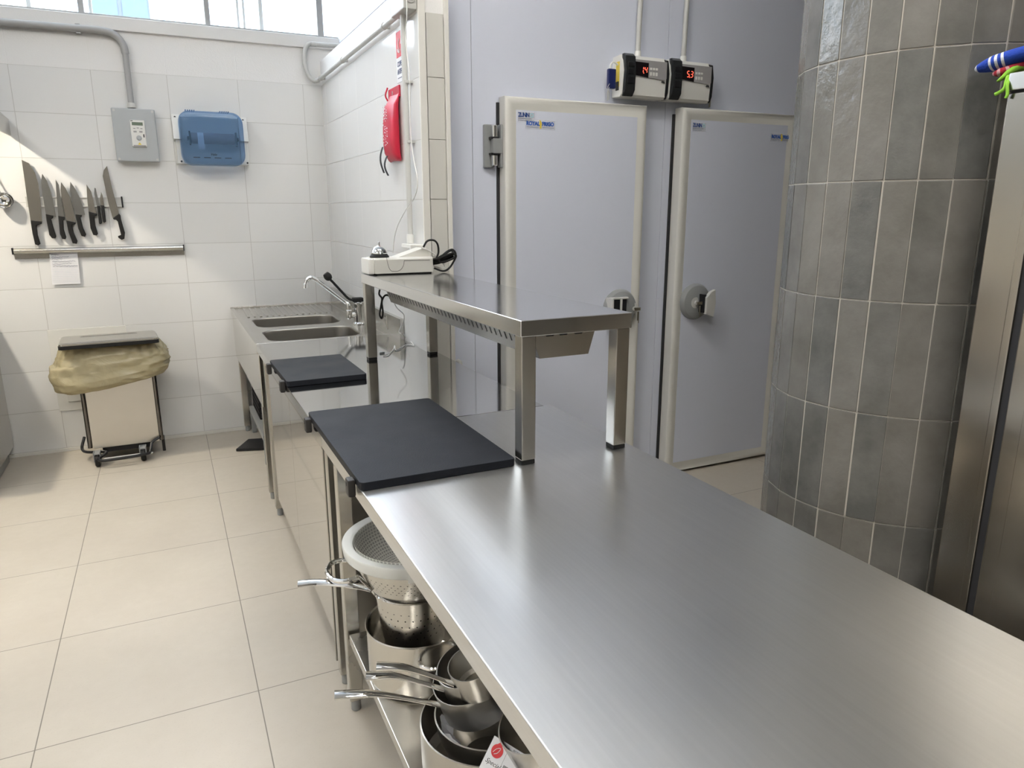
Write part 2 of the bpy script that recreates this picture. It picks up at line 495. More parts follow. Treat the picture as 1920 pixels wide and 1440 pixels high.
def bag_mat():
    m, nt, p = new_mat('bin_bag_plastic')
    p.inputs['Base Color'].default_value = (0.50, 0.40, 0.17, 1)
    p.inputs['Roughness'].default_value = 0.24
    p.inputs['Specular IOR Level'].default_value = 0.7
    t = N(nt, 'ShaderNodeTexCoord'); n = N(nt, 'ShaderNodeTexNoise', Scale=5.0, Detail=6.0, Distortion=2.2)
    mp = N(nt, 'ShaderNodeMapping'); mp.inputs['Scale'].default_value = (1, 1, 2.2)
    nt.links.new(t.outputs['Object'], mp.inputs['Vector']); nt.links.new(mp.outputs['Vector'], n.inputs['Vector'])
    b = N(nt, 'ShaderNodeBump', Strength=0.4, Distance=0.02); nt.links.new(n.outputs['Fac'], b.inputs['Height']); nt.links.new(b.outputs['Normal'], p.inputs['Normal'])
    nt.links.new(mixc(nt, n.outputs['Fac'], (0.52, 0.45, 0.26), (0.74, 0.68, 0.48)), p.inputs['Base Color'])
    tl = N(nt, 'ShaderNodeBsdfTranslucent'); tl.inputs['Color'].default_value = (0.70, 0.62, 0.40, 1)
    tr = N(nt, 'ShaderNodeBsdfTransparent'); tr.inputs['Color'].default_value = (0.85, 0.75, 0.5, 1)
    m1 = N(nt, 'ShaderNodeMixShader'); m1.inputs[0].default_value = 0.3
    m2 = N(nt, 'ShaderNodeMixShader'); m2.inputs[0].default_value = 0.14
    nt.links.new(p.outputs[0], m1.inputs[1]); nt.links.new(tl.outputs[0], m1.inputs[2])
    nt.links.new(m1.outputs[0], m2.inputs[1]); nt.links.new(tr.outputs[0], m2.inputs[2])
    nt.links.new(m2.outputs[0], nt.nodes['Material Output'].inputs[0])
    return m


def column_mat():
    m, nt, p = new_mat('column_tile')
    t = N(nt, 'ShaderNodeTexCoord'); a = N(nt, 'ShaderNodeAttribute', attribute_name='tint')
    n = N(nt, 'ShaderNodeTexNoise', Scale=7.0, Detail=6.0, Roughness=0.6); nt.links.new(t.outputs['Object'], n.inputs['Vector'])
    n2 = N(nt, 'ShaderNodeTexNoise', Scale=45.0, Detail=3.0); nt.links.new(t.outputs['Object'], n2.inputs['Vector'])
    base = mixc(nt, a.outputs['Fac'], (0.092, 0.095, 0.092), (0.165, 0.155, 0.135))
    base = mixc(nt, math_(nt, 'MULTIPLY', math_(nt, 'SUBTRACT', n.outputs['Fac'], 0.35, clamp=True), 1.1), base, (0.30, 0.29, 0.27))
    nt.links.new(base, p.inputs['Base Color'])
    r = math_(nt, 'MULTIPLY_ADD', n.outputs['Fac'], 0.2, 0.06); nt.links.new(r, p.inputs['Roughness'])
    h = math_(nt, 'MULTIPLY_ADD', n2.outputs['Fac'], 0.25, n.outputs['Fac'])
    b = N(nt, 'ShaderNodeBump', Strength=0.55, Distance=0.008); nt.links.new(h, b.inputs['Height']); nt.links.new(b.outputs['Normal'], p.inputs['Normal'])
    return m


def dots_mat(name, base_mat_col, rough, nu, sv, vmin, vmax, r, stagger=True, metal=1.0, hole=(0.015, 0.013, 0.01)):
    """round perforations laid out in rows round a turned bowl"""
    m, nt, p = new_mat(name)
    t = N(nt, 'ShaderNodeTexCoord'); s = N(nt, 'ShaderNodeSeparateXYZ'); nt.links.new(t.outputs['UV'], s.inputs[0])
    v = math_(nt, 'DIVIDE', s.outputs[1], sv); iv = math_(nt, 'FLOOR', v); fv = math_(nt, 'SUBTRACT', math_(nt, 'FRACT', v), 0.5)
    u = math_(nt, 'MULTIPLY', s.outputs[0], nu)
    if stagger: u = math_(nt, 'MULTIPLY_ADD', math_(nt, 'MODULO', iv, 2.0), 0.5, u)
    fu = math_(nt, 'SUBTRACT', math_(nt, 'FRACT', u), 0.5)
    d = math_(nt, 'SQRT', math_(nt, 'ADD', math_(nt, 'MULTIPLY', fu, fu), math_(nt, 'MULTIPLY', fv, fv)))
    k = math_(nt, 'LESS_THAN', d, r)
    k = math_(nt, 'MULTIPLY', k, math_(nt, 'GREATER_THAN', s.outputs[1], vmin)); k = math_(nt, 'MULTIPLY', k, math_(nt, 'LESS_THAN', s.outputs[1], vmax))
    nt.links.new(mixc(nt, k, base_mat_col, hole), p.inputs['Base Color'])
    nt.links.new(math_(nt, 'MULTIPLY', math_(nt, 'SUBTRACT', 1.0, k), metal), p.inputs['Metallic'])
    p.inputs['Roughness'].default_value = rough
    return m


def mesh_mat():
    m, nt, p = new_mat('sieve_mesh')
    t = N(nt, 'ShaderNodeTexCoord'); s = N(nt, 'ShaderNodeSeparateXYZ'); nt.links.new(t.outputs['UV'], s.inputs[0])
    j, _ = grid_nodes(nt, s.outputs[0], s.outputs[1], 1 / 90.0, 0.0085, 0, 0, 0.0016)
    g2 = math_(nt, 'FRACT', math_(nt, 'MULTIPLY', s.outputs[0], 90.0)); g2 = math_(nt, 'MINIMUM', g2, math_(nt, 'SUBTRACT', 1.0, g2))
    gv = math_(nt, 'FRACT', math_(nt, 'DIVIDE', s.outputs[1], 0.0085)); gv = math_(nt, 'MINIMUM', gv, math_(nt, 'SUBTRACT', 1.0, gv))
    k = math_(nt, 'LESS_THAN', math_(nt, 'MINIMUM', g2, gv), 0.2)
    p.inputs['Base Color'].default_value = (0.78, 0.77, 0.72, 1); p.inputs['Roughness'].default_value = 0.4
    tr = N(nt, 'ShaderNodeBsdfTransparent'); mx = N(nt, 'ShaderNodeMixShader')
    nt.links.new(math_(nt, 'MULTIPLY_ADD', k, 0.45, 0.55), mx.inputs[0])
    nt.links.new(tr.outputs[0], mx.inputs[1]); nt.links.new(p.outputs[0], mx.inputs[2]); nt.links.new(mx.outputs[0], nt.nodes['Material Output'].inputs[0])
    return m


def towel_mat(name, col, stripe, bands):
    m, nt, p = new_mat(name)
    t = N(nt, 'ShaderNodeTexCoord'); s = N(nt, 'ShaderNodeSeparateXYZ'); nt.links.new(t.outputs['UV'], s.inputs[0])
    k = None
    for a, b in bands:
        q = math_(nt, 'MULTIPLY', math_(nt, 'GREATER_THAN', s.outputs[1], a), math_(nt, 'LESS_THAN', s.outputs[1], b))
        k = q if k is None else math_(nt, 'MAXIMUM', k, q)
    n = N(nt, 'ShaderNodeTexNoise', Scale=220.0, Detail=3.0); nt.links.new(t.outputs['Object'], n.inputs['Vector'])
    c = mixc(nt, k, col, stripe); c = mixc(nt, math_(nt, 'MULTIPLY', n.outputs['Fac'], 0.4), c, (0.02, 0.02, 0.05))
    nt.links.new(c, p.inputs['Base Color']); p.inputs['Roughness'].default_value = 0.95
    b = N(nt, 'ShaderNodeBump', Strength=0.9, Distance=0.002); nt.links.new(n.outputs['Fac'], b.inputs['Height']); nt.links.new(b.outputs['Normal'], p.inputs['Normal'])
    return m


M_bag = bag_mat()
M_col = column_mat()
M_grout = simple('column_grout', (0.47, 0.44, 0.39), 0.85, noise=0.08, nscale=60)
M_perfA = dots_mat('perforated_fine', (0.62, 0.60, 0.56), 0.2, 54, 0.0090, 0.030, 0.072, 0.13)
M_perfB = dots_mat('perforated_sparse', (0.60, 0.58, 0.545), 0.22, 30, 0.018, 0.045, 0.125, 0.11)
M_sieve = mesh_mat()
M_plastic = glassy('frosted_plastic', (0.86, 0.88, 0.86), 0.78, 0.22)
M_towb = towel_mat('towel_blue', (0.01, 0.055, 0.40), (0.72, 0.74, 0.80), [(0.0, 0.06), (0.30, 0.335), (0.375, 0.41), (0.455, 0.49)])
M_towr = towel_mat('towel_red', (0.40, 0.015, 0.03), (0.66, 0.34, 0.36), [(0.0, 0.08), (0.2, 0.28), (0.42, 0.50)])

# ------------------------------------------------------------------ room shell
bm = B(); box(bm, -3.6, 5.2, -3.2, YB + 0.15, -0.06, 0.0); struct('floor', bm, M_floor)
bm = B(); box(bm, -3.6, 5.2, -3.2, YB + 0.15, 4.05, 4.15); struct('ceiling', bm, M_ceil)
bm = B(); box(bm, -3.6, 5.2, YB, YB + 0.15, 0.0, 2.50); struct('wall_back', bm, M_wall_b)
bm = B(); box(bm, -3.6, 5.2, YB, YB + 0.15, 3.85, 4.05); box(bm, 2.2, 5.2, YB, YB + 0.15, 2.5, 3.85); struct('wall_back_upper', bm, M_paint)
bm = B(); box(bm, -3.7, -3.6, -3.2, YB + 0.15, 0, 4.05); struct('wall_left', bm, M_paint)
bm = B(); box(bm, 5.2, 5.3, -3.2, YB + 0.15, 0, 4.05); struct('wall_right', bm, M_dim)
bm = B(); box(bm, -3.7, 5.3, -3.3, -3.2, 0, 4.05); struct('wall_front', bm, M_dim)
# window sill
bm = B(); box(bm, -3.6, 2.2, YB - 0.02, YB + 0.15, 2.50, 2.572, 0.004); struct('trim_1', bm, M_paint)
# skirting
bm = B(); box(bm, -3.6, XW, YB - 0.006, YB, 0.0, 0.022, 0.002); struct('baseboard_back', bm, M_trimw)
# window band: frame posts and panes
fr = bpy.data.objects.new('window_1', None); COL.objects.link(fr); fr['kind'] = 'structure'; ORIG['window_1'] = Vector((0, 0, 0))
bm = B()
box(bm, -3.6, 2.2, YB + 0.07, YB + 0.11, 2.572, 2.600, 0.003); box(bm, -3.6, 2.2, YB + 0.07, YB + 0.11, 3.80, 3.85, 0.003)
YW = YB + 0.09
for px, w, tilt in ((154, 0.030, -0.02), (388, 0.030, -0.02), (598, 0.040, -0.015)):
    p = pix(px, 30, 1, YW)
    box(bm, p.x - w / 2, p.x + w / 2, YB + 0.06, YB + 0.13, 2.58, 3.82, 0.003)
for x in (-1.0, -1.7, -2.4, -3.1): box(bm, x - 0.02, x + 0.02, YB + 0.06, YB + 0.13, 2.58, 3.82, 0.003)
for x in (1.75,): box(bm, x - 0.02, x + 0.02, YB + 0.06, YB + 0.13, 2.58, 3.82, 0.003)
obj('window_frame', bm, M_window, fr)
bm = B()
for px, w in ((57, 0.022), (172, 0.014), (446, 0.014), (457, 0.014), (489, 0.024)):
    p = pix(px, 30, 1, YW)
    box(bm, p.x - w / 2, p.x + w / 2, YB + 0.08, YB + 0.10, 2.58, 3.82, 0.002)
obj('window_glazing_bar', bm, M_windowl, fr)
bm = B(); box(bm, -3.6, 2.2, YB + 0.088, YB + 0.092, 2.59, 3.82); obj('window_pane', bm, M_glass, fr)
for o_ in fr.children: o_['kind'] = 'structure'

# partition with tiled end cap
bm = B(); box(bm, XW, 1.172, 3.10, YB, 0.0, 2.425); struct('wall_side', bm, M_wall_s)
bm = B()
for k in range(-1, 9):
    zt = 2.0274 - 0.2505 * k
    box(bm, 1.076, 1.152, 3.092, 3.101, max(0.002, zt - 0.2485), min(2.425, zt), 0.0015)
struct('wall_end_tiles', bm, M_cap)
bm = B()
box(bm, XW - 0.002, 1.073, 3.088, 3.101, 0, 2.425, 0.004); box(bm, 1.155, 1.176, 3.086, 3.101, 0, 2.425, 0.004)
struct('trim_2', bm, M_trimw)

# cold room wall of sandwich panels
bm = B()
xs = [1.172, 1.322, 2.395, 3.45, 5.2]
for a, b in zip(xs, xs[1:]):
    box(bm, a + 0.0012, b - 0.0012, YC, YC + 0.08, 0.0, 2.545, 0.001, 1)
struct('wall_cold_room', bm, M_cold)
bm = B(); box(bm, 1.172, 5.2, YC + 0.004, YC + 0.075, 0.0, 2.54); struct('wall_cold_room_core', bm, M_coldj)
bm = B(); box(bm, 1.172, 5.2, YC, YB, 2.545, 2.60); struct('ceiling_cold_room', bm, M_cold)

# ------------------------------------------------------------------ cold room doors
def cold_door(n, x0, x1, z0, z1, lab):
    d = bpy.data.objects.new('door_%d' % n, None); COL.objects.link(d); d['kind'] = 'structure'; d['label'] = lab
    ORIG[d.name] = Vector((0, 0, 0))
    y0, y1 = 3.125, 3.192
    w = 0.062
    bm = B(); box(bm, x0 + w - .005, x1 - w + .005, y0 + 0.004, y1 - 0.01, z0 + w - .005, z1 - w + .005); obj('door_leaf', bm, M_cold, d)
    bm = B()
    ins = [(x0, z0), (x1, z0), (x1, z1), (x0, z1)]
    # moulded frame, mitred: cross-section lofted round the door
    prof = [(0.0, y1), (0.0, y0 + 0.010), (0.006, y0 + 0.001), (0.020, y0 - 0.003), (0.034, y0 - 0.001), (0.048, y0 + 0.003), (w, y0 + 0.006), (w, y0 + 0.02)]
    loops = []
    for off, yy in prof:
        loops.append([(x0 + off, yy, z0 + off), (x1 - off, yy, z0 + off), (x1 - off, yy, z1 - off), (x0 + off, yy, z1 - off)])
    loft(bm, loops); obj('door_frame', bm, M_pvc, d, 50)
    bm = B(); box(bm, x0 + 0.012, x1 - 0.012, y1 - 0.002, YC + 0.001, z0 + 0.012, z1 - 0.012); obj('gasket', bm, M_gap, d)
    return d, y0


d1, y0 = cold_door(1, 1.453, 2.232, 0.03, 1.982, 'left cold room door, grey-blue panel in a cream frame')
d2, y0 = cold_door(2, 2.452, 3.232, 0.012, 1.988, 'right cold room door, partly hidden by the tiled column')
for d, x in ((d1, 1.441), (d2, 2.440)):
    bm = B(); box(bm, x, x + 0.014, YC - 0.012, YC + 0.001, 0.02, 1.96); obj('dark_gap', bm, M_gap, d)


def lock(d, cx, cz, side):
    """round escape lock: side=+1 handle to the right"""
    y = 3.129
    bm = B(); lathe(bm, [(0.098, 0), (0.098, 0.012), (0.088, 0.030), (0.060, 0.042), (0.0001, 0.046)], 40, T(cx, y, cz) @ RX(PI / 2)); h = obj('lock_housing', bm, M_greyd, d)
    bm = B()
    if side > 0:
        box(bm, cx + 0.000, cx + 0.016, y - 0.085, y - 0.02, cz - 0.055, cz + 0.045, 0.004)
        obj('handle_pocket', bm, M_blackpl, h)
        bm = B()
        prism(bm, [(cx + 0.006, cz - 0.060), (cx + 0.060, cz - 0.078), (cx + 0.070, cz + 0.0), (cx + 0.062, cz + 0.070), (cx + 0.034, cz + 0.060), (cx + 0.006, cz + 0.030)], 1, y - 0.10, y - 0.075, 0.005)
        obj('handle', bm, M_pipe, h)
    else:
        box(bm, cx - 0.085, cx + 0.015, y - 0.055, y - 0.035, cz - 0.07, cz + 0.055, 0.012)
        obj('handle_pocket', bm, M_blackpl, h)
        bm = B(); box(bm, cx - 0.088, cx - 0.078, y - 0.075, y - 0.01, cz - 0.075, cz + 0.06, 0.004); box(bm, cx - 0.088, cx + 0.02, y - 0.06, y - 0.03, cz + 0.052, cz + 0.062, 0.004)
        box(bm, cx - 0.03, cx - 0.018, y - 0.06, y - 0.05, cz - 0.07, cz + 0.055, 0.002)
        obj('handle', bm, M_pipe, h)
    kx = cx - 0.022 if side > 0 else cx + 0.066
    bm = B(); lathe(bm, [(0.030, 0), (0.030, 0.004), (0.012, 0.006), (0.011, 0.014), (0.0001, 0.015)], 24, T(kx, y - 0.040 if side > 0 else y - 0.03, cz - 0.002) @ RX(PI / 2)); obj('key_cylinder', bm, M_pipe, h)
    bm = B(); box(bm, kx - 0.022, kx + 0.014, y - 0.082, y - 0.079, cz - 0.008, cz + 0.008, 0.002); box(bm, kx - 0.003, kx + 0.003, y - 0.08, y - 0.05, cz - 0.003, cz + 0.003)
    obj('key', bm, M_brass, h)
    bm = B(); box(bm, kx + 0.004, kx + 0.014, y - 0.07, y - 0.067, cz - 0.062, cz - 0.015, 0.002); box(bm, kx + 0.010, kx + 0.014, y - 0.071, y - 0.068, cz - 0.075, cz - 0.055, 0.001)
    obj('hanging_key', bm, M_brass, h)


lock(d1, 2.103, 0.985, -1)
lock(d2, 2.592, 0.993, 1)

# hinge of the left door
bm = B()
hx0, hz0, hz1 = 1.372, 1.672, 1.862
box(bm, hx0, hx0 + 0.052, YC - 0.022, YC, hz0, hz1, 0.006)
hg = obj('hinge', bm, M_greyd, d1)
bm = B(); box(bm, hx0 + 0.030, hx0 + 0.078, YC - 0.052, YC - 0.015, hz0 + 0.062, hz1 - 0.062, 0.003); box(bm, hx0 + 0.07, hx0 + 0.083, YC - 0.05, YC, hz0, hz1, 0.004); obj('hinge_arm', bm, M_greyd, hg)
bm = B(); cyl(bm, (hx0 + 0.044, YC - 0.036, hz0 + 0.008), (hx0 + 0.044, YC - 0.036, hz0 + 0.056), 0.015, 20, bev=0.003); obj('hinge_barrel', bm, M_chrome, hg)
bm = B(); cyl(bm, (hx0 + 0.044, YC - 0.036, hz1 - 0.058), (hx0 + 0.044, YC - 0.036, hz1 - 0.004), 0.015, 20, bev=0.003); obj('hinge_barrel', bm, M_chrome, hg)
bm = B(); box(bm, hx0 + 0.022, hx0 + 0.062, YC - 0.05, YC - 0.01, hz0 + 0.056, hz0 + 0.064); box(bm, hx0 + 0.022, hx0 + 0.062, YC - 0.05, YC - 0.01, hz1 - 0.066, hz1 - 0.056); obj('hinge_washer', bm, M_blackpl, hg)

FRONT = RX(PI / 2)      # text in the xz plane, facing -y


def logos(d, xz, xr, zr):
    """small maker's stickers on a door: dark-blue word with a pale O, and the blue two-word one with a yellow crest"""
    ys = 3.1285
    z0 = 1.918
    bm = B(); box(bm, xz, xz + 0.085, ys - 0.0004, ys, z0 - 0.043, z0 - 0.001); s = obj('sticker', bm, M_sticker, d)
    bm = B(); text_mesh(bm, 'ZUNIN', 0.026, T(xz + 0.002, ys - 0.0012, z0 - 0.022) @ FRONT, sx=0.80, shear=0.0, bold=0.0009, space=0.80); obj('lettering', bm, M_navy, s)
    bm = B(); text_mesh(bm, 'O', 0.026, T(xz + 0.062, ys - 0.0012, z0 - 0.022) @ FRONT, sx=0.9); obj('lettering', bm, M_teal, s)
    bm = B(); box(bm, xz + 0.002, xz + 0.07, ys - 0.0012, ys - 0.0006, z0 - 0.030, z0 - 0.0285); box(bm, xz + 0.002, xz + 0.06, ys - 0.0012, ys - 0.0006, z0 - 0.0375, z0 - 0.0365); obj('rule', bm, M_ink, s)
    bm = B(); box(bm, xr, xr + 0.156, ys - 0.0004, ys, zr - 0.017, zr + 0.024); s = obj('sticker', bm, M_sticker, d)
    bm = B(); text_mesh(bm, 'ROYAL', 0.0235, T(xr + 0.005, ys - 0.0012, zr) @ FRONT, sx=0.92, bold=0.0011); text_mesh(bm, 'FRIGO', 0.0235, T(xr + 0.087, ys - 0.0012, zr) @ FRONT, sx=0.92, bold=0.0011)
    obj('lettering', bm, M_blueink, s)
    bm = B(); box(bm, xr + 0.075, xr + 0.084, ys - 0.0012, ys - 0.0006, zr - 0.013, zr + 0.018); box(bm, xr + 0.071, xr + 0.088, ys - 0.0011, ys - 0.0006, zr + 0.004, zr + 0.009); box(bm, xr + 0.073, xr + 0.079, ys - 0.0013, ys - 0.0006, zr + 0.016, zr + 0.024); obj('crest', bm, M_yellow, s)
    bm = B(); box(bm, xr + 0.006, xr + 0.068, ys - 0.0012, ys - 0.0006, zr - 0.009, zr - 0.0078); box(bm, xr + 0.09, xr + 0.15, ys - 0.0012, ys - 0.0006, zr - 0.009, zr - 0.0078); obj('rule', bm, M_ink, s)


logos(d1, 1.518, 1.556, 1.862)
logos(d2, 2.518, 3.055, 1.862)

# ------------------------------------------------------------------ column
CX, CY, CR = 1.9537, 1.4277, 0.340
NT = 28; DA = 2 * PI / NT; A0 = 2.6667 + 4 * 0.2234 - 4 * DA
ct = thing('tiled_column', 'round structural column clad in tall grey glazed tiles beside the steel fridge', 'column', (CX, CY, 0))
bm = B(); lathe(bm, [(CR - 0.0016, 0), (CR - 0.0016, 4.05)], NT, T(CX, CY, 0) @ RZ(A0)); obj('grout_core', bm, M_grout, ct, 1)
bm = B()
tint = bm.loops.layers.float_color.new('tint')
for i in range(NT):
    a, b = A0 + i * DA, A0 + (i + 1) * DA
    am = (a + b) / 2; hw = CR * math.sin(DA / 2) - 0.0016; rc = CR * math.cos(DA / 2)
    for k in range(-8, 7):
        zt = 1.8541 - 0.302 * k; zb = zt - 0.302
        zt, zb = min(zt - 0.0015, 4.05), max(zb + 0.0015, 0.001)
        if zt - zb < 0.01: continue
        n0 = len(bm.faces)
        jit = random.uniform(-0.004, 0.004)
        vs = box(bm, -hw, hw, 0, 0.008, zb, zt, 0.0022, 2, T(CX, CY, 0) @ RZ(am - PI / 2 + jit) @ T(0, rc - 0.0075 + random.uniform(0, 0.0008), 0))
        tv = random.random()
        bm.faces.ensure_lookup_table()
        for f in bm.faces[n0:]:
            for lp in f.loops: lp[tint] = (tv, tv, tv, 1)
obj('tiles', bm, M_col, ct, 40)

# ------------------------------------------------------------------ near table
def legset(t, spots, z1, mat=None, s=0.04, foot=0.04):
    for x, y in spots:
        bm = B(); box(bm, x, x + s, y, y + s, foot, z1, 0.003); l = obj('leg', bm, mat or M_steel, t)
        bm = B(); cyl(bm, (x + s / 2, y + s / 2, 0.0), (x + s / 2, y + s / 2, foot + 0.002), 0.0145, 16, bev=0.002); obj('foot', bm, M_greyd, l)


def slab(bm, x0, x1, y0, y1, z1, h=0.04, b=0.003):
    box(bm, x0, x1, y0, y1, z1 - h, z1, b, 3)


XL, XR = 0.354, 1.110
nt_ = thing('work_table', 'long stainless steel work table with brushed top, nearest the camera, pots on its lower shelf', 'table', (0.73, 0.95, 0))
bm = B(); slab(bm, XL, XR, -0.35, 2.036, TOP); obj('tabletop', bm, M_steel_top, nt_)
legset(nt_, [(0.366, 1.905), (1.055, 1.905), (0.366, -0.30), (1.055, -0.30)], 0.811)
bm = B(); box(bm, 0.372, 1.085, -0.30, 1.895, 0.245, 0.275, 0.003); obj('lower_shelf', bm, M_steel_y, nt_)

# ------------------------------------------------------------------ worktop cabinet
cb = thing('worktop_cabinet', 'stainless steel base cabinet with polished top and mirror-like doors between table and sink', 'cabinet', (0.72, 2.8, 0))
bm = B(); prism(bm, [(XL, 2.038), (1.085, 2.038), (1.080, 3.092), (1.040, 3.092), (1.040, 3.643), (XL, 3.643)], 2, TOP - 0.04, TOP, 0.003); obj('worktop', bm, M_steel_pol, cb)
legset(cb, [(0.368, 2.045), (1.03, 2.045), (0.368, 3.50), (0.995, 3.55)], 0.811)
bm = B(); box(bm, 0.42, 1.07, 2.05, 2.075, 0.10, 0.81, 0.002); box(bm, 0.42, 1.04, 3.50, 3.52, 0.10, 0.81, 0.002); box(bm, 1.045, 1.07, 2.07, 3.08, 0.10, 0.81, 0.002); box(bm, 0.42, 1.04, 2.07, 3.50, 0.10, 0.12, 0.002); obj('body', bm, M_steel, cb)
bm = B(); box(bm, 0.376, 0.396, 2.82, 3.498, 0.115, 0.775, 0.002); obj('door', bm, M_mirror, cb)
bm = B(); box(bm, 0.376, 0.396, 2.125, 2.815, 0.115, 0.775, 0.002); dr = obj('door', bm, M_mirror, cb)
bm = B(); box(bm, 0.366, 0.40, 2.10, 2.112, 0.06, 0.80, 0.002); obj('door_edge', bm, M_steel, cb)
bm = B(); box(bm, 0.385, 0.42, 2.088, 2.100, 0.06, 0.81); obj('shadow_gap', bm, M_gap, cb)
bm = B(); box(bm, 0.366, 0.376, 2.10, 3.50, 0.782, 0.794, 0.001); box(bm, 0.366, 0.376, 2.10, 3.50, 0.800, 0.806, 0.001); obj('door_track', bm, M_steel_y, cb)

# ------------------------------------------------------------------ sink unit
sk = thing('sink_unit', 'stainless steel double sink table with ribbed drainer and deep apron against the back wall', 'sink', (0.7, 4.4, 0))
bm = B()
outer = [(XL, 3.645), (1.018, 3.645), (1.018, YB - 0.002), (XL, YB - 0.002)]
h1 = rrect(0.425, 3.705, 0.895, 4.055, 0.075, 5); h2 = rrect(0.425, 4.185, 0.895, 4.545, 0.075, 5)
zt = TOP - 0.004
edges = []
for lp in (outer, h1, h2):
    vs = [bm.verts.new((x, y, zt)) for x, y in lp]
    edges += [bm.edges.new((vs[i], vs[(i + 1) % len(vs)])) for i in range(len(vs))]
bmesh.ops.triangle_fill(bm, use_beauty=True, use_dissolve=False, edges=edges)
bmesh.ops.recalc_face_normals(bm, faces=bm.faces[:])
if sum(f.normal.z for f in bm.faces) < 0: bmesh.ops.reverse_faces(bm, faces=bm.faces[:])
obj('sink_top', bm, M_steel_x, sk, recalc=False)
bm = B()   # raised edge all round
for a in ((XL, XL + 0.022, 3.645, YB - 0.003), (0.996, 1.018, 3.645, YB - 0.003)):
    box(bm, a[0], a[1], a[2], a[3], TOP - 0.008, TOP + 0.001, 0.0025)
box(bm, XL, 1.018, 3.6445, 3.652, TOP - 0.01, TOP + 0.0005, 0.002)
box(bm, XL, 1.018, YB - 0.025, YB - 0.003, TOP - 0.008, TOP + 0.006, 0.0025)
obj('raised_edge', bm, M_steel_y, sk)
bm = B()
for k in range(15):
    x = 0.42 + k * 0.036
    tube(bm, [(x, 4.62, TOP - 0.0035), (x + 0.012, 5.05, TOP - 0.0035)], 0.008, 8, flat=0.5)
obj('drainer_ribs', bm, M_steel_y, sk)
for hh in ((0.425, 3.705, 0.895, 4.055), (0.425, 4.185, 0.895, 4.545)):
    bm = B()
    L = []
    for off, z, r in ((-0.004, zt + 0.0008, 0.079), (0.0, zt - 0.001, 0.075), (0.003, zt - 0.008, 0.073), (0.012, zt - 0.22, 0.065), (0.035, zt - 0.245, 0.05), (0.2, zt - 0.25, 0.02)):
        L.append([(x, y, z) for x, y in rrect(hh[0] + off, hh[1] + min(off, 0.15), hh[2] - off, hh[3] - min(off, 0.15), min(r, 0.08), 5)])
    loft(bm, L, (False, True)); bs = obj('basin', bm, M_basin, sk)
    bm = B(); lathe(bm, [(0.04, 0), (0.04, 0.003), (0.03, 0.004), (0.0001, 0.001)], 24, T((hh[0] + hh[2]) / 2, (hh[1] + hh[3]) / 2, zt - 0.2495)); obj('drain', bm, M_chrome, bs)
bm = B(); box(bm, XL, XL + 0.012, 3.645, YB - 0.003, 0.80, TOP - 0.003, 0.002); box(bm, XL + 0.008, XL + 0.020, 3.66, YB - 0.01, 0.525, 0.81, 0.002); obj('apron', bm, M_mirror, sk)
bm = B(); box(bm, 1.018, 1.041, 3.445, YB - 0.003, TOP - 0.045, TOP + 0.105, 0.002); obj('backsplash', bm, M_steel_y, sk)
legset(sk, [(0.366, 3.735), (1.0, 3.70), (0.372, 5.06), (1.0, 5.06)], 0.84)

# faucet
FY = 4.06
fc = thing('faucet', 'chrome sink faucet with long bent spout and black elbow lever', 'faucet', (0.955, FY, TOP))
def fp(px, py, y=FY): return pix(px, py, 1, y)
bm = B(); b0 = Vector((0.958, FY, TOP - 0.003))
lathe(bm, [(0.031, 0), (0.031, 0.006), (0.022, 0.014), (0.021, 0.098), (0.025, 0.104), (0.025, 0.125), (0.02, 0.13)], 28, T(*b0), (True, True))
tube(bm, [(0.958, FY, TOP + 0.055), (0.918, FY - 0.01, TOP + 0.055), (0.905, FY - 0.012, TOP + 0.055)], 0.012, 12)
cyl(bm, (0.905, FY - 0.012, TOP + 0.035), (0.905, FY - 0.012, TOP + 0.085), 0.017, 18, bev=0.004)
obj('faucet_body', bm, M_chrome, fc)
bm = B(); tube(bm, [(0.905, FY - 0.012, TOP + 0.08), (0.903, FY - 0.012, TOP + 0.118), fp(646, 565), fp(620, 545), fp(601, 531), fp(590, 523), fp(581, 521), fp(575, 527), fp(573, 538)], 0.0115, 14, 6); sp_ = obj('spout', bm, M_chrome, fc)
bm = B(); cyl(bm, fp(573.2, 532), fp(572.6, 541), 0.0145, 16, bev=0.002); obj('aerator', bm, M_chrome, sp_)
bm = B()
box(bm, 0.930, 0.990, FY - 0.022, FY + 0.022, TOP + 0.126, TOP + 0.150, 0.006)
tube(bm, [(0.945, FY, TOP + 0.140), fp(655, 561), fp(640, 546), fp(626, 531), fp(618, 523)], 0.010, 12, 4, flat=0.7)
tube(bm, [fp(619, 524), fp(615, 519), fp(610, 513)], 0.016, 14, 4, radii=lambda f: 0.010 + 0.012 * math.sin(PI * min(1, f * 0.75 + 0.1)))
obj('lever', bm, M_rubber, fc)

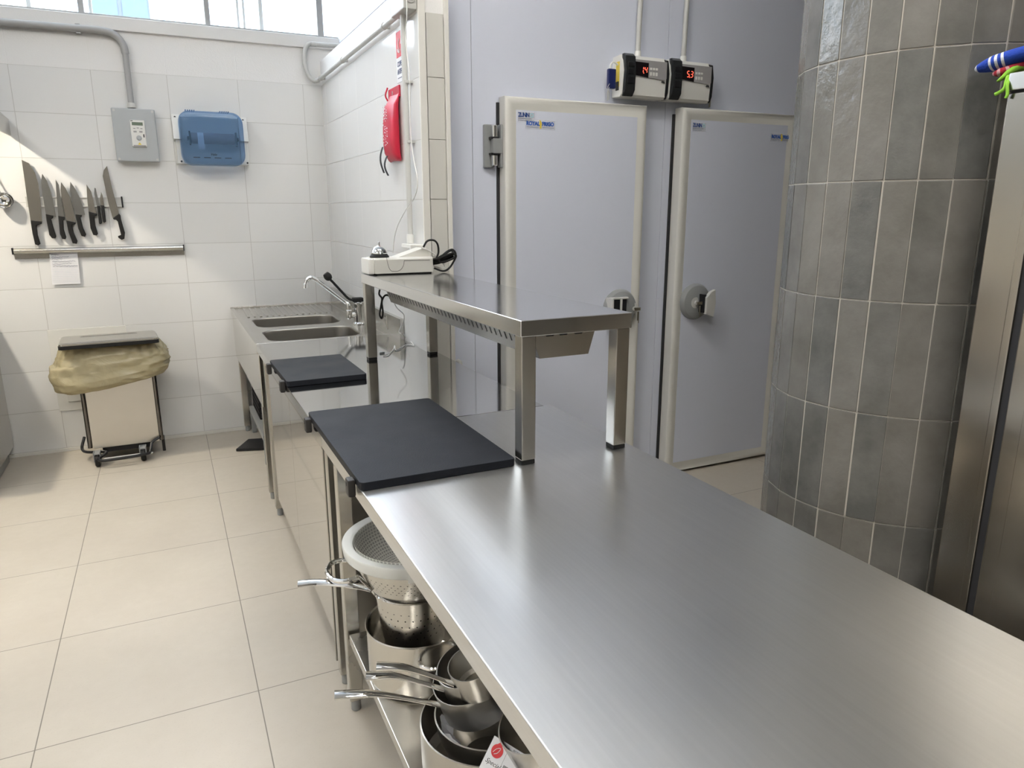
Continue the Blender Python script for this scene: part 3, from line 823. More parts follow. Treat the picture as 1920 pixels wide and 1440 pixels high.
# ------------------------------------------------------------------ over-shelf with heat lamp
SROT = Matrix.Translation((0.92, 2.3, 0)) @ RZ(0.012) @ Matrix.Translation((-0.92, -2.3, 0))
sh = thing('over_shelf', 'raised stainless steel gantry shelf on four square legs standing on the worktops', 'shelf', (0.92, 2.3, TOP))
SX0, SX1, SY0, SY1, SZ = 0.750, 1.076, 1.548, 3.055, 1.222
bm = B(); box(bm, SX0, SX1, SY0, SY1, SZ - 0.041, SZ, 0.0025, 3, SROT); obj('shelf_board', bm, M_steel_shelf, sh)
for x in (SX0 + 0.004, SX1 - 0.044):
    for y in (SY0 + 0.003, SY1 - 0.045):
        bm = B(); box(bm, x, x + 0.04, y, y + 0.04, TOP + 0.012, SZ - 0.040, 0.003, 2, SROT); l = obj('leg', bm, M_steel, sh)
        bm = B(); box(bm, x + 0.001, x + 0.039, y + 0.001, y + 0.039, TOP + 0.0003, TOP + 0.0125, 0.002, 2, SROT); obj('rubber_foot', bm, M_rubber, l)
bm = B()
hl = [(0.806, SZ - 0.044), (0.996, SZ - 0.044), (0.976, 1.112), (0.830, 1.112)]
prism(bm, hl, 1, 1.60, 2.90, 0.0, SROT); lampb = obj('heat_lamp_housing', bm, M_steel_y, sh)
for k in range(38):   # vent slots along the sloping side
    bm = B()
    y = 1.64 + k * 0.033
    vs = [(0.8065, y), (0.8065, y + 0.006)]
    p0 = Vector((0.8132, y, SZ - 0.0635)); p1 = Vector((0.8208, y, SZ - 0.0845))
    nrm = Vector((-1, 0, -0.36)).normalized() * 0.0008
    q = [p0 + nrm, p1 + nrm, p1 + nrm + Vector((0, 0.006, 0)), p0 + nrm + Vector((0, 0.006, 0))]
    bm.faces.new([bm.verts.new(SROT @ v) for v in q])
    obj('vent_slot', bm, M_gap, lampb)
bm = B()
for x in (0.845, 0.885, 0.930):
    prism(bm, [(x, SZ - 0.046), (x + 0.028, SZ - 0.046), (x + 0.024, SZ - 0.054), (x + 0.004, SZ - 0.054)], 1, 1.5985, 1.601, 0, SROT)
obj('end_slots', bm, M_gap, lampb)
# lamp flex hanging at the far end
bm = B(); tube(bm, [pix(x, y, 1, 2.95) for x, y in ((712, 543), (711, 552), (716, 560), (714, 575), (712, 590), (716, 597), (718, 585), (716, 566), (722, 554), (732, 556), (742, 566))], 0.004, 8, 5); obj('flex', bm, M_rubber, sh)

# ------------------------------------------------------------------ cutting boards
def cboard(nm, x0, x1, y0, y1, lab, rot=0.0, hy=(0.06, 0.45)):
    t = thing('cutting_board', lab, 'cutting board', ((x0 + x1) / 2, (y0 + y1) / 2, TOP), 'black cutting boards')
    M = T((x0 + x1) / 2, (y0 + y1) / 2, 0) @ RZ(rot) @ T(-(x0 + x1) / 2, -(y0 + y1) / 2, 0)
    bm = B(); pts = rrect(x0, y0, x1, y1, 0.012, 4); prism(bm, pts, 2, TOP + 0.0005, TOP + 0.0215, 0.002, M); obj('board', bm, M_board, t)
    for y in hy:
        bm = B()
        box(bm, x0 - 0.020, x0 - 0.001, y - 0.016, y + 0.016, TOP - 0.028, TOP + 0.016, 0.005, 2, M)
        b = obj('stop_block', bm, M_dkblock, t)
        bm = B(); cyl(bm, M @ Vector((x0 - 0.021, y, TOP + 0.003)), M @ Vector((x0 - 0.0195, y, TOP + 0.003)), 0.005, 12); obj('bolt_head', bm, M_darkink, b)
    return t


M_dkblock = simple('stop_block_dark', (0.035, 0.033, 0.032), 0.45, spec=0.3, noise=0.15)
cboard('a', 0.351, 0.748, 1.552, 2.222, 'large black cutting board beside the near leg of the raised shelf', 0.0, (1.61, 2.17))
cboard('b', 0.352, 0.650, 2.668, 3.105, 'small black cutting board behind the large one, nearest the sink', 0.012, (2.72, 3.06))

# ------------------------------------------------------------------ label printer, bell, cables on the shelf
pr = thing('receipt_printer', 'cream receipt printer lying on the far end of the raised steel shelf', 'printer', (0.89, 2.98, SZ))
bm = B()
prism(bm, [(2.915, SZ + 0.006), (3.05, SZ + 0.006), (3.05, SZ + 0.067), (2.925, SZ + 0.069), (2.915, SZ + 0.062)], 0, 0.765, 1.018, 0.003)
obj('body', bm, M_cream, pr)
bm = B(); box(bm, 0.742, 0.768, 2.922, 3.045, SZ + 0.003, SZ + 0.066, 0.006); obj('end_cap', bm, M_white, pr)
bm = B(); prism(bm, [(0.870, SZ + 0.066), (0.985, SZ + 0.103), (1.012, SZ + 0.101), (1.016, SZ + 0.066)], 1, 2.955, 3.045, 0.003); obj('sloped_cover', bm, M_cream, pr)
bm = B(); box(bm, 0.775, 1.012, 2.920, 3.045, SZ + 0.0003, SZ + 0.007, 0.001); obj('base_pad', bm, M_rubber, pr)
bm = B()
def pl_line(pts):
    tube(bm, [pix(x, y, 1, 2.9145) for x, y in pts], 0.0008, 6, 3)
pl_line([(724.5, 482), (727, 494), (730, 503), (734, 508), (740, 508.5), (747, 508), (753, 504), (757, 496), (758, 488.5)]); pl_line([(758, 488.5), (780, 488), (806, 487.5)])
obj('lid_seam', bm, M_darkink, pr)
bl = thing('service_bell', 'small chrome call bell on a black base standing on the printer', 'bell', (0.800, 2.975, SZ + 0.069))
bx, by, bz = 0.803, 2.972, SZ + 0.0695
bm = B(); lathe(bm, [(0.040, 0), (0.040, 0.004), (0.032, 0.014), (0.026, 0.016)], 32, T(bx, by, bz), (True, True)); obj('base', bm, M_rubber, bl)
bm = B(); lathe(bm, [(0.034, 0.015), (0.035, 0.018), (0.031, 0.030), (0.022, 0.041), (0.010, 0.047), (0.0001, 0.048)], 32, T(bx, by, bz)); obj('dome', bm, M_chrome, bl)
bm = B(); cyl(bm, (bx, by, bz + 0.047), (bx, by, bz + 0.058), 0.003, 10); lathe(bm, [(0.0001, 0), (0.005, 0.003), (0.005, 0.006), (0.0001, 0.009)], 12, T(bx, by, bz + 0.055)); obj('plunger', bm, M_chrome, bl)

bm = B()
ck = [(794, 463), (800, 453), (808, 450), (816, 452), (821, 460), (822, 474), (818, 486), (826, 482), (838, 472), (848, 468), (854, 474), (853, 482), (842, 488), (828, 492), (822, 484), (835, 476), (846, 470), (852, 477), (855, 481), (846, 498), (838, 506), (829, 508), (814, 503)]
tube(bm, [pix(x, y, 1, 2.93 + 0.006 * math.sin(i * 1.7)) for i, (x, y) in enumerate(ck)], 0.0042, 8, 6)
cable = one('power_cable', bm, M_rubber, (1.05, 2.93, SZ), 'bundled black mains cable looped behind the printer on the raised shelf', 'cable')
bm = B()
for k in range(4):
    tube(bm, [pix(x, y + k * 3.0, 1, 2.925 + 0.008 * k) for x, y in ((812, 486), (824, 484), (838, 478), (850, 474))], 0.004, 8, 3)
o = obj('cable_bundle', bm, M_rubber, cable)
bm = B(); tube(bm, [pix(x, y, 1, 2.95) for x, y in ((790, 465), (806, 471), (820, 481), (830, 493), (834, 501), (826, 503), (813, 498))], 0.0024, 8, 6)
one('data_cable', bm, M_white, (1.05, 2.95, SZ), 'thin white data cable curling beside the black cable behind the printer', 'cable')

# white charging lead hanging onto the worktop
bm = B()
wp = [(738, 565), (744, 577), (757, 590), (756, 604), (748, 622), (756, 627), (762, 633), (770, 640), (776, 648), (770, 646), (760, 647), (752, 652), (742, 657), (740, 648), (737, 656), (728, 664), (718, 667)]
pts = []
for i, (x, y) in enumerate(wp):
    pts.append(pix(x, y, 1, 3.18) if i < 6 else pix(x, y, 2, TOP + 0.003 + 0.002 * (i % 2)))
tube(bm, pts, 0.0022, 8, 5)
wl_ = thing('charging_lead', 'thin white charging lead trailing down onto the worktop behind the far shelf leg', 'cable', (0.95, 3.15, TOP))
obj('cord', bm, M_white, wl_)
bm = B(); p = pix(716, 661, 2, TOP + 0.004); box(bm, p.x - 0.012, p.x + 0.012, p.y - 0.008, p.y + 0.008, TOP + 0.001, TOP + 0.008, 0.002); obj('plug', bm, M_greypl, wl_)

# ------------------------------------------------------------------ controllers over the doors
SEG = {'1': 'bc', '4': 'fgbc', '5': 'afgcd', '3': 'abgcd'}
def digit(bm, ch, x, z, y, w=0.013, h=0.027, t=0.0026):
    sh_ = 0.10
    S = {'a': ((0, h), (w, h)), 'b': ((w, h), (w, h / 2)), 'c': ((w, h / 2), (w, 0)), 'd': ((0, 0), (w, 0)), 'e': ((0, 0), (0, h / 2)), 'f': ((0, h / 2), (0, h)), 'g': ((0, h / 2), (w, h / 2))}
    for s in SEG[ch]:
        (x0, z0), (x1, z1) = S[s]
        g = 0.0022
        if x0 == x1: z0, z1 = min(z0, z1) + g, max(z0, z1) - g; q = [(x0 - t / 2, z0), (x0 + t / 2, z0), (x0 + t / 2, z1), (x0 - t / 2, z1)]
        else: q = [(x0 + g, z0 - t / 2), (x1 - g, z0 - t / 2), (x1 - g, z0 + t / 2), (x0 + g, z0 + t / 2)]
        prism(bm, [(x + a + sh_ * b, z + b) for a, b in q], 1, y - 0.0008, y)


def controller(x0, x1, val, lab):
    z0, z1, y0, y1 = 2.013, 2.206, 3.118, YC
    t = thing('temperature_controller', lab, 'temperature controller', ((x0 + x1) / 2, YC, z0), 'temperature controllers above the cold room doors')
    bm = B(); prism(bm, [(y1, z0 + 0.004), (y0 + 0.012, z0), (y0, z0 + 0.012), (y0 - 0.010, z0 + 0.12), (y0, z1 - 0.03), (y0 + 0.02, z1), (y1, z1 - 0.004)], 0, x0, x1, 0.005); body = obj('case', bm, M_white, t)
    bm = B(); xa = x0 + 0.008; prism(bm, [(y0 - 0.002, z0 + 0.004), (y0 - 0.022, z0 + 0.03), (y0 - 0.026, z0 + 0.12), (y0 - 0.018, z1 - 0.01), (y0, z1 + 0.004), (y0 + 0.015, z1 + 0.004), (y0 + 0.012, z0 + 0.004)], 0, xa, xa + 0.060, 0.006); dk = obj('clear_flap', bm, M_blackgl, t)
    bm = B()
    for k, (za, zb) in enumerate(((0.135, 0.155), (0.10, 0.125), (0.06, 0.09))): box(bm, xa + 0.012, xa + 0.048, y0 - 0.0285, y0 - 0.020, z0 + za, z0 + zb, 0.002)
    obj('switch', bm, M_blackpl, dk)
    bm = B(); prism(bm, [(y0 + 0.03, z0), (y0 + 0.004, z0 + 0.005), (y0 - 0.008, z0 + 0.03), (y0 - 0.015, z0 + 0.12), (y0 - 0.004, z1 - 0.012), (y0 + 0.03, z1)], 0, x1 - 0.006, x1 + 0.008, 0.003); obj('side_trim', bm, M_blackpl, t)
    fy = y0 - 0.012
    bm = B(); prism(bm, [(xa + 0.060, z0 + 0.098), (x1 - 0.02, z0 + 0.088), (x1 - 0.006, z0 + 0.095), (x1 - 0.006, z0 + 0.172), (xa + 0.060, z0 + 0.172)], 1, fy, fy + 0.02, 0.001); fa = obj('fascia', bm, M_greyface, t)
    bm = B(); prism(bm, [(xa + 0.060, z0 + 0.101), (xa + 0.140, z0 + 0.093), (xa + 0.140, z0 + 0.160), (xa + 0.060, z0 + 0.162)], 1, fy - 0.001, fy + 0.01, 0.001); dp = obj('display', bm, M_lcd, fa)
    bm = B()
    dx = xa + 0.094
    digit(bm, val[0], dx, z0 + 0.114, fy - 0.0012); digit(bm, val[2], dx + 0.022, z0 + 0.114, fy - 0.0012)
    prism(bm, [(dx + 0.0155, z0 + 0.111), (dx + 0.0185, z0 + 0.111), (dx + 0.0185, z0 + 0.1145), (dx + 0.0155, z0 + 0.1145)], 1, fy - 0.002, fy - 0.0012)
    obj('digits', bm, M_led, dp)
    for r in range(2):
        for c in range(3):
            bm = B(); bx0 = xa + 0.147 + c * 0.017; bz0 = z0 + 0.104 + r * 0.026
            box(bm, bx0, bx0 + 0.013, fy - 0.0015, fy + 0.004, bz0, bz0 + (0.016 if r == 0 else 0.010), 0.001); obj('button', bm, M_white, fa)
    bm = B(); prism(bm, [(x1 - 0.035, z0 + 0.078), (x1 - 0.016, z0 + 0.074), (x1 - 0.020, z0 + 0.083), (x1 - 0.033, z0 + 0.085)], 1, y0 - 0.0125, y0 - 0.008); obj('emblem', bm, M_darkink, t)
    bm = B()
    cyl(bm, (x0 + 0.125, YC - 0.03, z1 - 0.005), (x0 + 0.125, YC - 0.03, z1 + 0.03), 0.0155, 18, bev=0.002); obj('cable_gland', bm, M_white, t)
    return t


M_blackgl = simple('smoked_flap', (0.022, 0.024, 0.026), 0.22, noise=0.2, nscale=30)
c1 = controller(2.066, 2.330, '1.4', 'left temperature controller box with a red display reading 1.4')
c2 = controller(2.344, 2.608, '5.3', 'right temperature controller box with a red display reading 5.3')
bm = B(); box(bm, 2.0648, 2.0660, 3.135, 3.165, 2.06, 2.175); obj('yellow_label', bm, M_yellow, c1)
bm = B(); box(bm, 2.0640, 2.0655, 3.137, 3.163, 2.045, 2.085); obj('black_label', bm, M_darkink, c1)


def corrugated(bm, pts, r, pitch=0.006, seg=12, amp=0.16):
    P = smooth_path(pts, 12)
    L = sum((b - a).length for a, b in zip(P, P[1:]))
    n = max(4, int(L / (pitch / 2)))
    out = []; acc = 0; j = 0; step = L / n; seglen = (P[1] - P[0]).length; pos = P[0]; out.append(P[0].copy()); rem = step
    i = 0; t = 0.0
    while len(out) < n and i < len(P) - 1:
        s = (P[i + 1] - P[i]).length
        if t + rem <= s:
            t += rem; out.append(P[i].lerp(P[i + 1], t / s)); rem = step
        else:
            rem -= (s - t); t = 0; i += 1
    out.append(P[-1])
    m = len(out)
    tube(bm, out, r, seg, radii=lambda f: r * (1 + (amp if int(round(f * (m - 1))) % 2 else -amp) * 0.5))


for x, lab in ((2.191, 'left grey ribbed conduit rising from the controller reading 1.4'), (2.469, 'right grey ribbed conduit rising from the controller reading 5.3')):
    bm = B(); corrugated(bm, [(x, YC - 0.03, 2.222), (x + 0.004, YC - 0.028, 2.38), (x + 0.010, YC - 0.024, 2.54), (x + 0.01, YC - 0.018, 2.60), (x + 0.01, YC + 0.03, 2.628), (x + 0.01, YC + 0.10, 2.63)], 0.0125, 0.009)
    one('ribbed_conduit', bm, M_pipe, (x, YC - 0.03, 2.20), lab, 'conduit', 'ribbed conduits above the cold room doors', 60)

pk = thing('padlock', 'navy blue plastic padlock hanging on the left controller with a key', 'padlock', (2.03, 3.15, 2.05))
bm = B(); box(bm, 2.008, 2.050, 3.138, 3.160, 2.050, 2.140, 0.005); obj('body', bm, M_navypl, pk)
bm = B(); tube(bm, [(2.022, 3.150, 2.135), (2.024, 3.150, 2.157), (2.036, 3.150, 2.170), (2.052, 3.150, 2.168), (2.0645, 3.150, 2.160)], 0.004, 10, 4); obj('shackle', bm, M_white, pk)
bm = B(); tube(bm, [(2.012, 3.136, 2.07), (2.002, 3.136, 2.055), (2.004, 3.136, 2.03), (2.010, 3.136, 2.055)], 0.0015, 6, 3); box(bm, 1.999, 2.005, 3.135, 3.137, 1.993, 2.035, 0.001); box(bm, 2.009, 2.014, 3.138, 3.140, 1.998, 2.036, 0.001); obj('key', bm, M_pipe, pk)
bm = B(); tube(bm, [(2.620, 3.14, 2.09), (2.624, 3.13, 2.05), (2.622, 3.13, 2.03)], 0.0015, 6, 3); box(bm, 2.616, 2.622, 3.13, 3.132, 1.995, 2.035, 0.001); box(bm, 2.624, 2.629, 3.132, 3.134, 1.998, 2.032, 0.001)
one('key_ring', bm, M_brass, (2.62, 3.13, 2.0), 'small metal keys hanging at the right side of the controller reading 5.3', 'keys')

# ------------------------------------------------------------------ pipes and boxes on the partition
def pipe_clip(bm, x, y, z):
    box(bm, x - 0.004, XW, y - 0.010, y + 0.010, z - 0.015, z + 0.015, 0.002)


rl = thing('conduit_rail', 'long straight grey conduit pipe running along the top of the side wall', 'conduit', (XW, 4.2, 2.30))
bm = B(); cyl(bm, (XW - 0.028, YB - 0.06, 2.302), (XW - 0.028, 3.29, 2.302), 0.0125, 18); obj('pipe', bm, M_pipe, rl)
for y in (4.98, 4.35, 3.50):
    bm = B(); lathe(bm, [(0.016, -0.009), (0.016, 0.009)], 16, T(XW - 0.028, y, 2.302) @ RX(PI / 2), (True, True)); box(bm, XW - 0.028, XW, y - 0.006, y + 0.006, 2.293, 2.311, 0.001); obj('pipe_clip', bm, M_pipe, rl)
bm = B()
corrugated(bm, [(1.02, YB - 0.025, 2.525), (0.975, YB - 0.025, 2.522), (0.945, YB - 0.03, 2.48), (0.938, YB - 0.035, 2.40), (0.955, YB - 0.045, 2.33), (0.985, YB - 0.055, 2.298), (XW - 0.028, YB - 0.075, 2.300)], 0.014, 0.010)
fx = one('ribbed_conduit', bm, M_pipe, (0.95, YB - 0.03, 2.3), 'grey ribbed conduit bent in a loop in the corner under the window sill', 'conduit', ang=60)
bm = B(); cyl(bm, (1.005, YB - 0.025, 2.524), (1.20, YB - 0.025, 2.530), 0.0135, 16); cyl(bm, (0.985, YB - 0.025, 2.5235), (1.02, YB - 0.025, 2.5245), 0.016, 16, bev=0.002); obj('pipe_end', bm, M_pipe, fx)

vp = thing('conduit_pipe', 'vertical grey conduit pipe running down the end of the side wall to a socket box', 'conduit', (XW, 3.22, 1.33))
bm = B(); cyl(bm, (XW - 0.03, 3.205, 2.30), (XW - 0.03, 3.205, 1.345), 0.0125, 18); obj('pipe', bm, M_pipe, vp)
for z in (1.775, 2.02):
    bm = B(); box(bm, XW - 0.033, XW, 3.185, 3.225, z - 0.006, z + 0.006, 0.002); obj('pipe_clip', bm, M_pipe, vp)
bm = B(); cyl(bm, (XW - 0.03, 3.205, 1.335), (XW - 0.03, 3.205, 1.375), 0.0165, 18, bev=0.002); obj('collar', bm, M_white, vp)
jb = thing('junction_box', 'square grey junction box at the top end of the side wall', 'junction box', (XW, 3.20, 2.30))
bm = B(); box(bm, XW - 0.060, XW, 3.10, 3.285, 2.285, 2.47, 0.008); obj('case', bm, M_pipe, jb)
bm = B(); lathe(bm, [(0.022, 0), (0.022, 0.004), (0.014, 0.006), (0.0001, 0.006)], 20, T(XW - 0.030, 3.10, 2.33) @ RX(PI / 2)); obj('knockout', bm, M_pipe, jb)
ob = thing('socket_box', 'white surface socket box behind the printer at the end of the side wall', 'socket', (XW, 3.12, 1.27))
bm = B(); box(bm, XW - 0.062, XW, 3.105, 3.245, 1.245, 1.333, 0.004); obj('case', bm, M_white, ob)
bm = B(); box(bm, XW - 0.066, XW - 0.060, 3.120, 3.230, 1.255, 1.320, 0.002); obj('cover', bm, M_pipe, ob)
bm = B()
tube(bm, [pix(x, y, 0, XW - 0.05) for x, y in ((762, -12), (763, 30), (760, 60), (763, 100), (768, 142), (769, 200), (771, 262), (776, 300), (783, 340), (777, 370), (760, 395), (745, 425), (739, 450), (737, 474))], 0.0022, 8, 5)
one('thin_cord', bm, M_white, (XW, 3.2, 1.3), 'thin white cord looping down beside the vertical conduit to the printer', 'cable')

# fire blanket pouch and its sign
fb = thing('fire_blanket_pouch', 'red fire blanket pouch with black pull straps hanging on the side wall', 'fire blanket', (XW, 3.44, 1.72))
bm = B()
rows = [(2.000, 0.005, 0.078), (1.985, 0.012, 0.082), (1.95, 0.036, 0.085), (1.88, 0.046, 0.088), (1.80, 0.048, 0.092), (1.745, 0.042, 0.094), (1.715, 0.020, 0.094), (1.708, 0.006, 0.092)]
loops = []
for z, d, w in rows:
    lp = []
    for k in range(24):
        a = 2 * PI * k / 24
        cx_, sx_ = math.cos(a), math.sin(a)
        lp.append((XW - 0.004 - d * 0.5 + d * 0.5 * (abs(cx_) ** 0.7) * (1 if cx_ > 0 else -1), 3.455 + w * (abs(sx_) ** 0.6) * (1 if sx_ > 0 else -1), z + 0.003 * math.sin(3 * a)))
    loops.append(lp)
loft(bm, loops, (True, True)); pc = obj('pouch', bm, M_red, fb, 60)
bm = B(); box(bm, XW - 0.008, XW - 0.001, 3.370, 3.545, 1.985, 2.035, 0.002); tube(bm, [(XW - 0.010, 3.545, 2.045), (XW - 0.022, 3.545, 2.01), (XW - 0.012, 3.540, 1.985)], 0.004, 8, 3); obj('hanging_flap', bm, M_red, fb)
bm = B(); lathe(bm, [(0.009, 0), (0.009, 0.001), (0.004, 0.0012)], 16, T(XW - 0.0085, 3.475, 2.012) @ RY(-PI / 2)); obj('eyelet', bm, M_chrome, fb)
bm = B()
random.seed(3)
for c, yy in enumerate((3.500, 3.480, 3.462, 3.440)):
    z = 1.955
    while z > 1.775:
        l = random.uniform(0.004, 0.014)
        if random.random() < 0.75:
            box(bm, XW - 0.0520, XW - 0.0505, yy - random.uniform(0.002, 0.0055), yy + random.uniform(0.002, 0.0055), z - l * 0.5, z)
        z -= l + 0.002
obj('printed_lettering', bm, M_paper, pc)
for y, z0, z1, w in ((3.525, 1.775, 1.655, 0.024), (3.455, 1.730, 1.640, 0.024)):
    bm = B(); n = 8; L = []
    for k in range(n + 1):
        f = k / n; z = z0 + (z1 - z0) * f
        x = XW - 0.050 - 0.012 * math.sin(f * PI); yy = y + 0.008 * math.sin(f * 4)
        L.append([(x, yy - w / 2, z), (x, yy + w / 2, z), (x - 0.002, yy + w / 2, z), (x - 0.002, yy - w / 2, z)])
    loft(bm, L, (True, True)); obj('pull_strap', bm, M_strap, fb)
SIDE = Matrix(((0, 0, -1, 0), (-1, 0, 0, 0), (0, 1, 0, 0), (0, 0, 0, 1)))   # text on the partition, facing -x
sg = thing('fire_blanket_sign', 'white wall sign with a red pictogram above the red fire blanket pouch', 'sign', (XW, 3.33, 2.06))
bm = B(); box(bm, XW - 0.002, XW - 0.0002, 3.262, 3.412, 2.045, 2.262); obj('plate', bm, M_paper, sg)
bm = B(); box(bm, XW - 0.0028, XW - 0.0019, 3.268, 3.406, 2.150, 2.256); rp_ = obj('pictogram_field', bm, M_redink, sg)
bm = B(); tube(bm, [(XW - 0.003, 3.385, 2.185), (XW - 0.003, 3.375, 2.172), (XW - 0.003, 3.355, 2.168), (XW - 0.003, 3.345, 2.182)], 0.0025, 6, 3); tube(bm, [(XW - 0.003, 3.365, 2.17), (XW - 0.003, 3.372, 2.20), (XW - 0.003, 3.358, 2.225)], 0.003, 6, 3)
tube(bm, [(XW - 0.003, 3.335, 2.20), (XW - 0.003, 3.32, 2.23), (XW - 0.003, 3.30, 2.20)], 0.003, 6, 3); obj('pictogram', bm, M_paper, rp_)
bm = B(); text_mesh(bm, 'COPERTA', 0.030, T(XW - 0.0024, 3.398, 2.112) @ SIDE, sx=0.85, bold=0.0008); text_mesh(bm, 'ANTIFIAMMA', 0.030, T(XW - 0.0024, 3.400, 2.080) @ SIDE, sx=0.72, bold=0.0008)
box(bm, XW - 0.0026, XW - 0.0019, 3.28, 3.395, 2.062, 2.065); obj('lettering', bm, M_ink, sg)

# ------------------------------------------------------------------ things on the back wall
cd = thing('conduit_pipe', 'thick grey conduit pipe running under the sill and bending down to the control panel', 'conduit', (-0.09, YB, 2.1))
yp = YB - 0.028
bm = B(); tube(bm, [(-3.5, yp, 2.475), (-1.6, yp, 2.480), (-0.70, yp, 2.487), (-0.30, yp, 2.490), (-0.185, yp, 2.488), (-0.13, yp, 2.468), (-0.098, yp, 2.425), (-0.090, yp, 2.375)], 0.0205, 18, 5); obj('pipe_bend', bm, M_piped, cd)
bm = B(); cyl(bm, (-0.091, yp, 2.38), (-0.091, yp, 2.095), 0.0165, 18); obj('pipe', bm, M_piped, cd)
bm = B(); lathe(bm, [(0.024, 0), (0.024, 0.012), (0.021, 0.026), (0.018, 0.028)], 20, T(-0.091, yp, 2.076), (True, True)); obj('gland', bm, M_pipe, cd)
bm = B(); box(bm, -0.33, -0.305, yp - 0.006, YB, 2.462, 2.515, 0.002); obj('pipe_clip', bm, M_piped, cd)

cp = thing('control_panel', 'flat grey electrical control box with a keypad display on the tiled back wall', 'control panel', (-0.09, YB, 1.77))
yf = YB - 0.058
a = pix(206, 202, 1, yf); b = pix(298, 303, 1, yf)
px0, px1, pz0, pz1 = -0.202, 0.030, 1.767, 2.070
bm = B(); box(bm, px0 + 0.004, px1 - 0.004, YB - 0.045, YB, pz0 + 0.004, pz1 - 0.004, 0.004); obj('back_box', bm, M_greypl, cp)
bm = B(); box(bm, px0, px1, YB - 0.058, YB - 0.044, pz0, pz1, 0.007, 3); cv = obj('cover', bm, M_greypl, cp)
for x in (px0 + 0.014, px1 - 0.014):
    for z in (pz0 + 0.014, pz1 - 0.014):
        bm = B(); lathe(bm, [(0.007, 0), (0.007, 0.001), (0.004, 0.0015)], 12, T(x, YB - 0.058, z) @ RX(PI / 2), (False, True)); obj('screw', bm, M_pipe, cv)
kx0, kz0 = -0.110, 1.852; KW, KH = 0.078, 0.152
ky = YB - 0.066
bm = B(); box(bm, kx0, kx0 + KW, ky, YB - 0.058, kz0, kz0 + KH, 0.003); kp = obj('keypad', bm, M_white, cp)
bm = B(); box(bm, kx0 + 0.010, kx0 + 0.068, ky - 0.001, ky + 0.001, kz0 + 0.122, kz0 + 0.140, 0.0005); obj('display', bm, M_lcdg, kp)
bm = B(); box(bm, kx0 + 0.004, kx0 + 0.016, ky - 0.0008, ky, kz0 + 0.145, kz0 + 0.149); obj('emblem', bm, M_darkink, kp)
for dx, dz, w, h, m in ((0.014, 0.102, 0.012, 0.005, M_greyface), (0.033, 0.105, 0.012, 0.005, M_greyface), (0.052, 0.102, 0.012, 0.005, M_greyface), (0.014, 0.082, 0.017, 0.009, M_greyface), (0.045, 0.082, 0.017, 0.009, M_greyface), (0.064, 0.055, 0.006, 0.018, M_darkink), (0.006, 0.003, 0.066, 0.007, M_greyface)):
    bm = B(); box(bm, kx0 + dx, kx0 + dx + w, ky - 0.002, ky + 0.001, kz0 + dz, kz0 + dz + h, 0.0006); obj('button', bm, m, kp)
bm = B(); lathe(bm, [(0.015, 0), (0.015, 0.003), (0.011, 0.004), (0.010, 0.010), (0.0001, 0.011)], 20, T(kx0 + 0.040, ky, kz0 + 0.050) @ RX(PI / 2)); obj('knob', bm, M_greypl, kp)
bm = B(); prism(bm, [(kx0 + 0.030, kz0 + 0.012), (kx0 + 0.050, kz0 + 0.012), (kx0 + 0.040, kz0 + 0.026)], 1, ky - 0.0008, ky); obj('warning_mark', bm, M_yellow, kp)

# paper towel dispenser
pd = thing('paper_towel_dispenser', 'blue see-through paper towel dispenser on the tiled back wall, almost empty', 'dispenser', (0.33, YB, 1.76))
def wp2(px, py, y): q = pix(px, py, 1, y); return (q.x, q.z)
bm = B(); box(bm, 0.122, 0.545, YB - 0.012, YB, 1.760, 2.045, 0.004); obj('back_plate', bm, M_white, pd)
for (x0, x1), (x2, x3) in (((0.118, 0.165), (0.128, 0.165)), ((0.500, 0.552), (0.500, 0.545))):
    bm = B(); prism(bm, [(YB - 0.075, 1.905), (YB - 0.012, 1.895), (YB - 0.012, 2.05), (YB - 0.035, 2.052)], 0, x0, x1, 0.005)
    box(bm, x2, x3, YB - 0.055, YB - 0.01, 1.762, 1.906, 0.004)
    obj('side_bracket', bm, M_white, pd)
bm = B()
ycv = YB - 0.150
L = []
for off, y, r in ((0.0, YB - 0.02, 0.065), (0.0, YB - 0.115, 0.065), (0.006, YB - 0.135, 0.06), (0.020, ycv, 0.05), (0.05, ycv - 0.006, 0.03)):
    L.append([(x, y, z) for x, z in rrect(0.152 + off, 1.752 + off, 0.520 - off, 2.068 - off, r, 6)])
loft(bm, L, (False, True)); cvv = obj('cover', bm, M_blue, pd)
bm = B()
for x in [0.195 + k * 0.012 for k in range(5)] + [0.390 + k * 0.012 for k in range(5)]:
    box(bm, x, x + 0.006, YB - 0.12, YB - 0.05, 2.066, 2.073, 0.001)
obj('grip_ribs', bm, M_blue, cvv)
bm = B()
for k in range(4): box(bm, 0.215 + k * 0.060, 0.253 + k * 0.060, ycv - 0.0075, ycv - 0.006, 1.793, 1.797)
obj('slot', bm, M_darkink, cvv)
bm = B(); text_mesh(bm, 'Velo', 0.020, T(0.313, ycv - 0.0075, 1.808) @ FRONT, shear=0.3, bold=0.0003); obj('lettering', bm, M_darkink, cvv)
bm = B(); cyl(bm, (0.215, YB - 0.085, 1.912), (0.465, YB - 0.085, 1.912), 0.033, 28); rr_ = obj('paper_roll', bm, M_roll, pd)
bm = B(); cyl(bm, (0.252, YB - 0.085, 1.912), (0.286, YB - 0.085, 1.912), 0.0345, 28); box(bm, 0.252, 0.286, YB - 0.121, YB - 0.119, 1.845, 1.912); obj('paper_end', bm, M_paper, rr_)
bm = B()
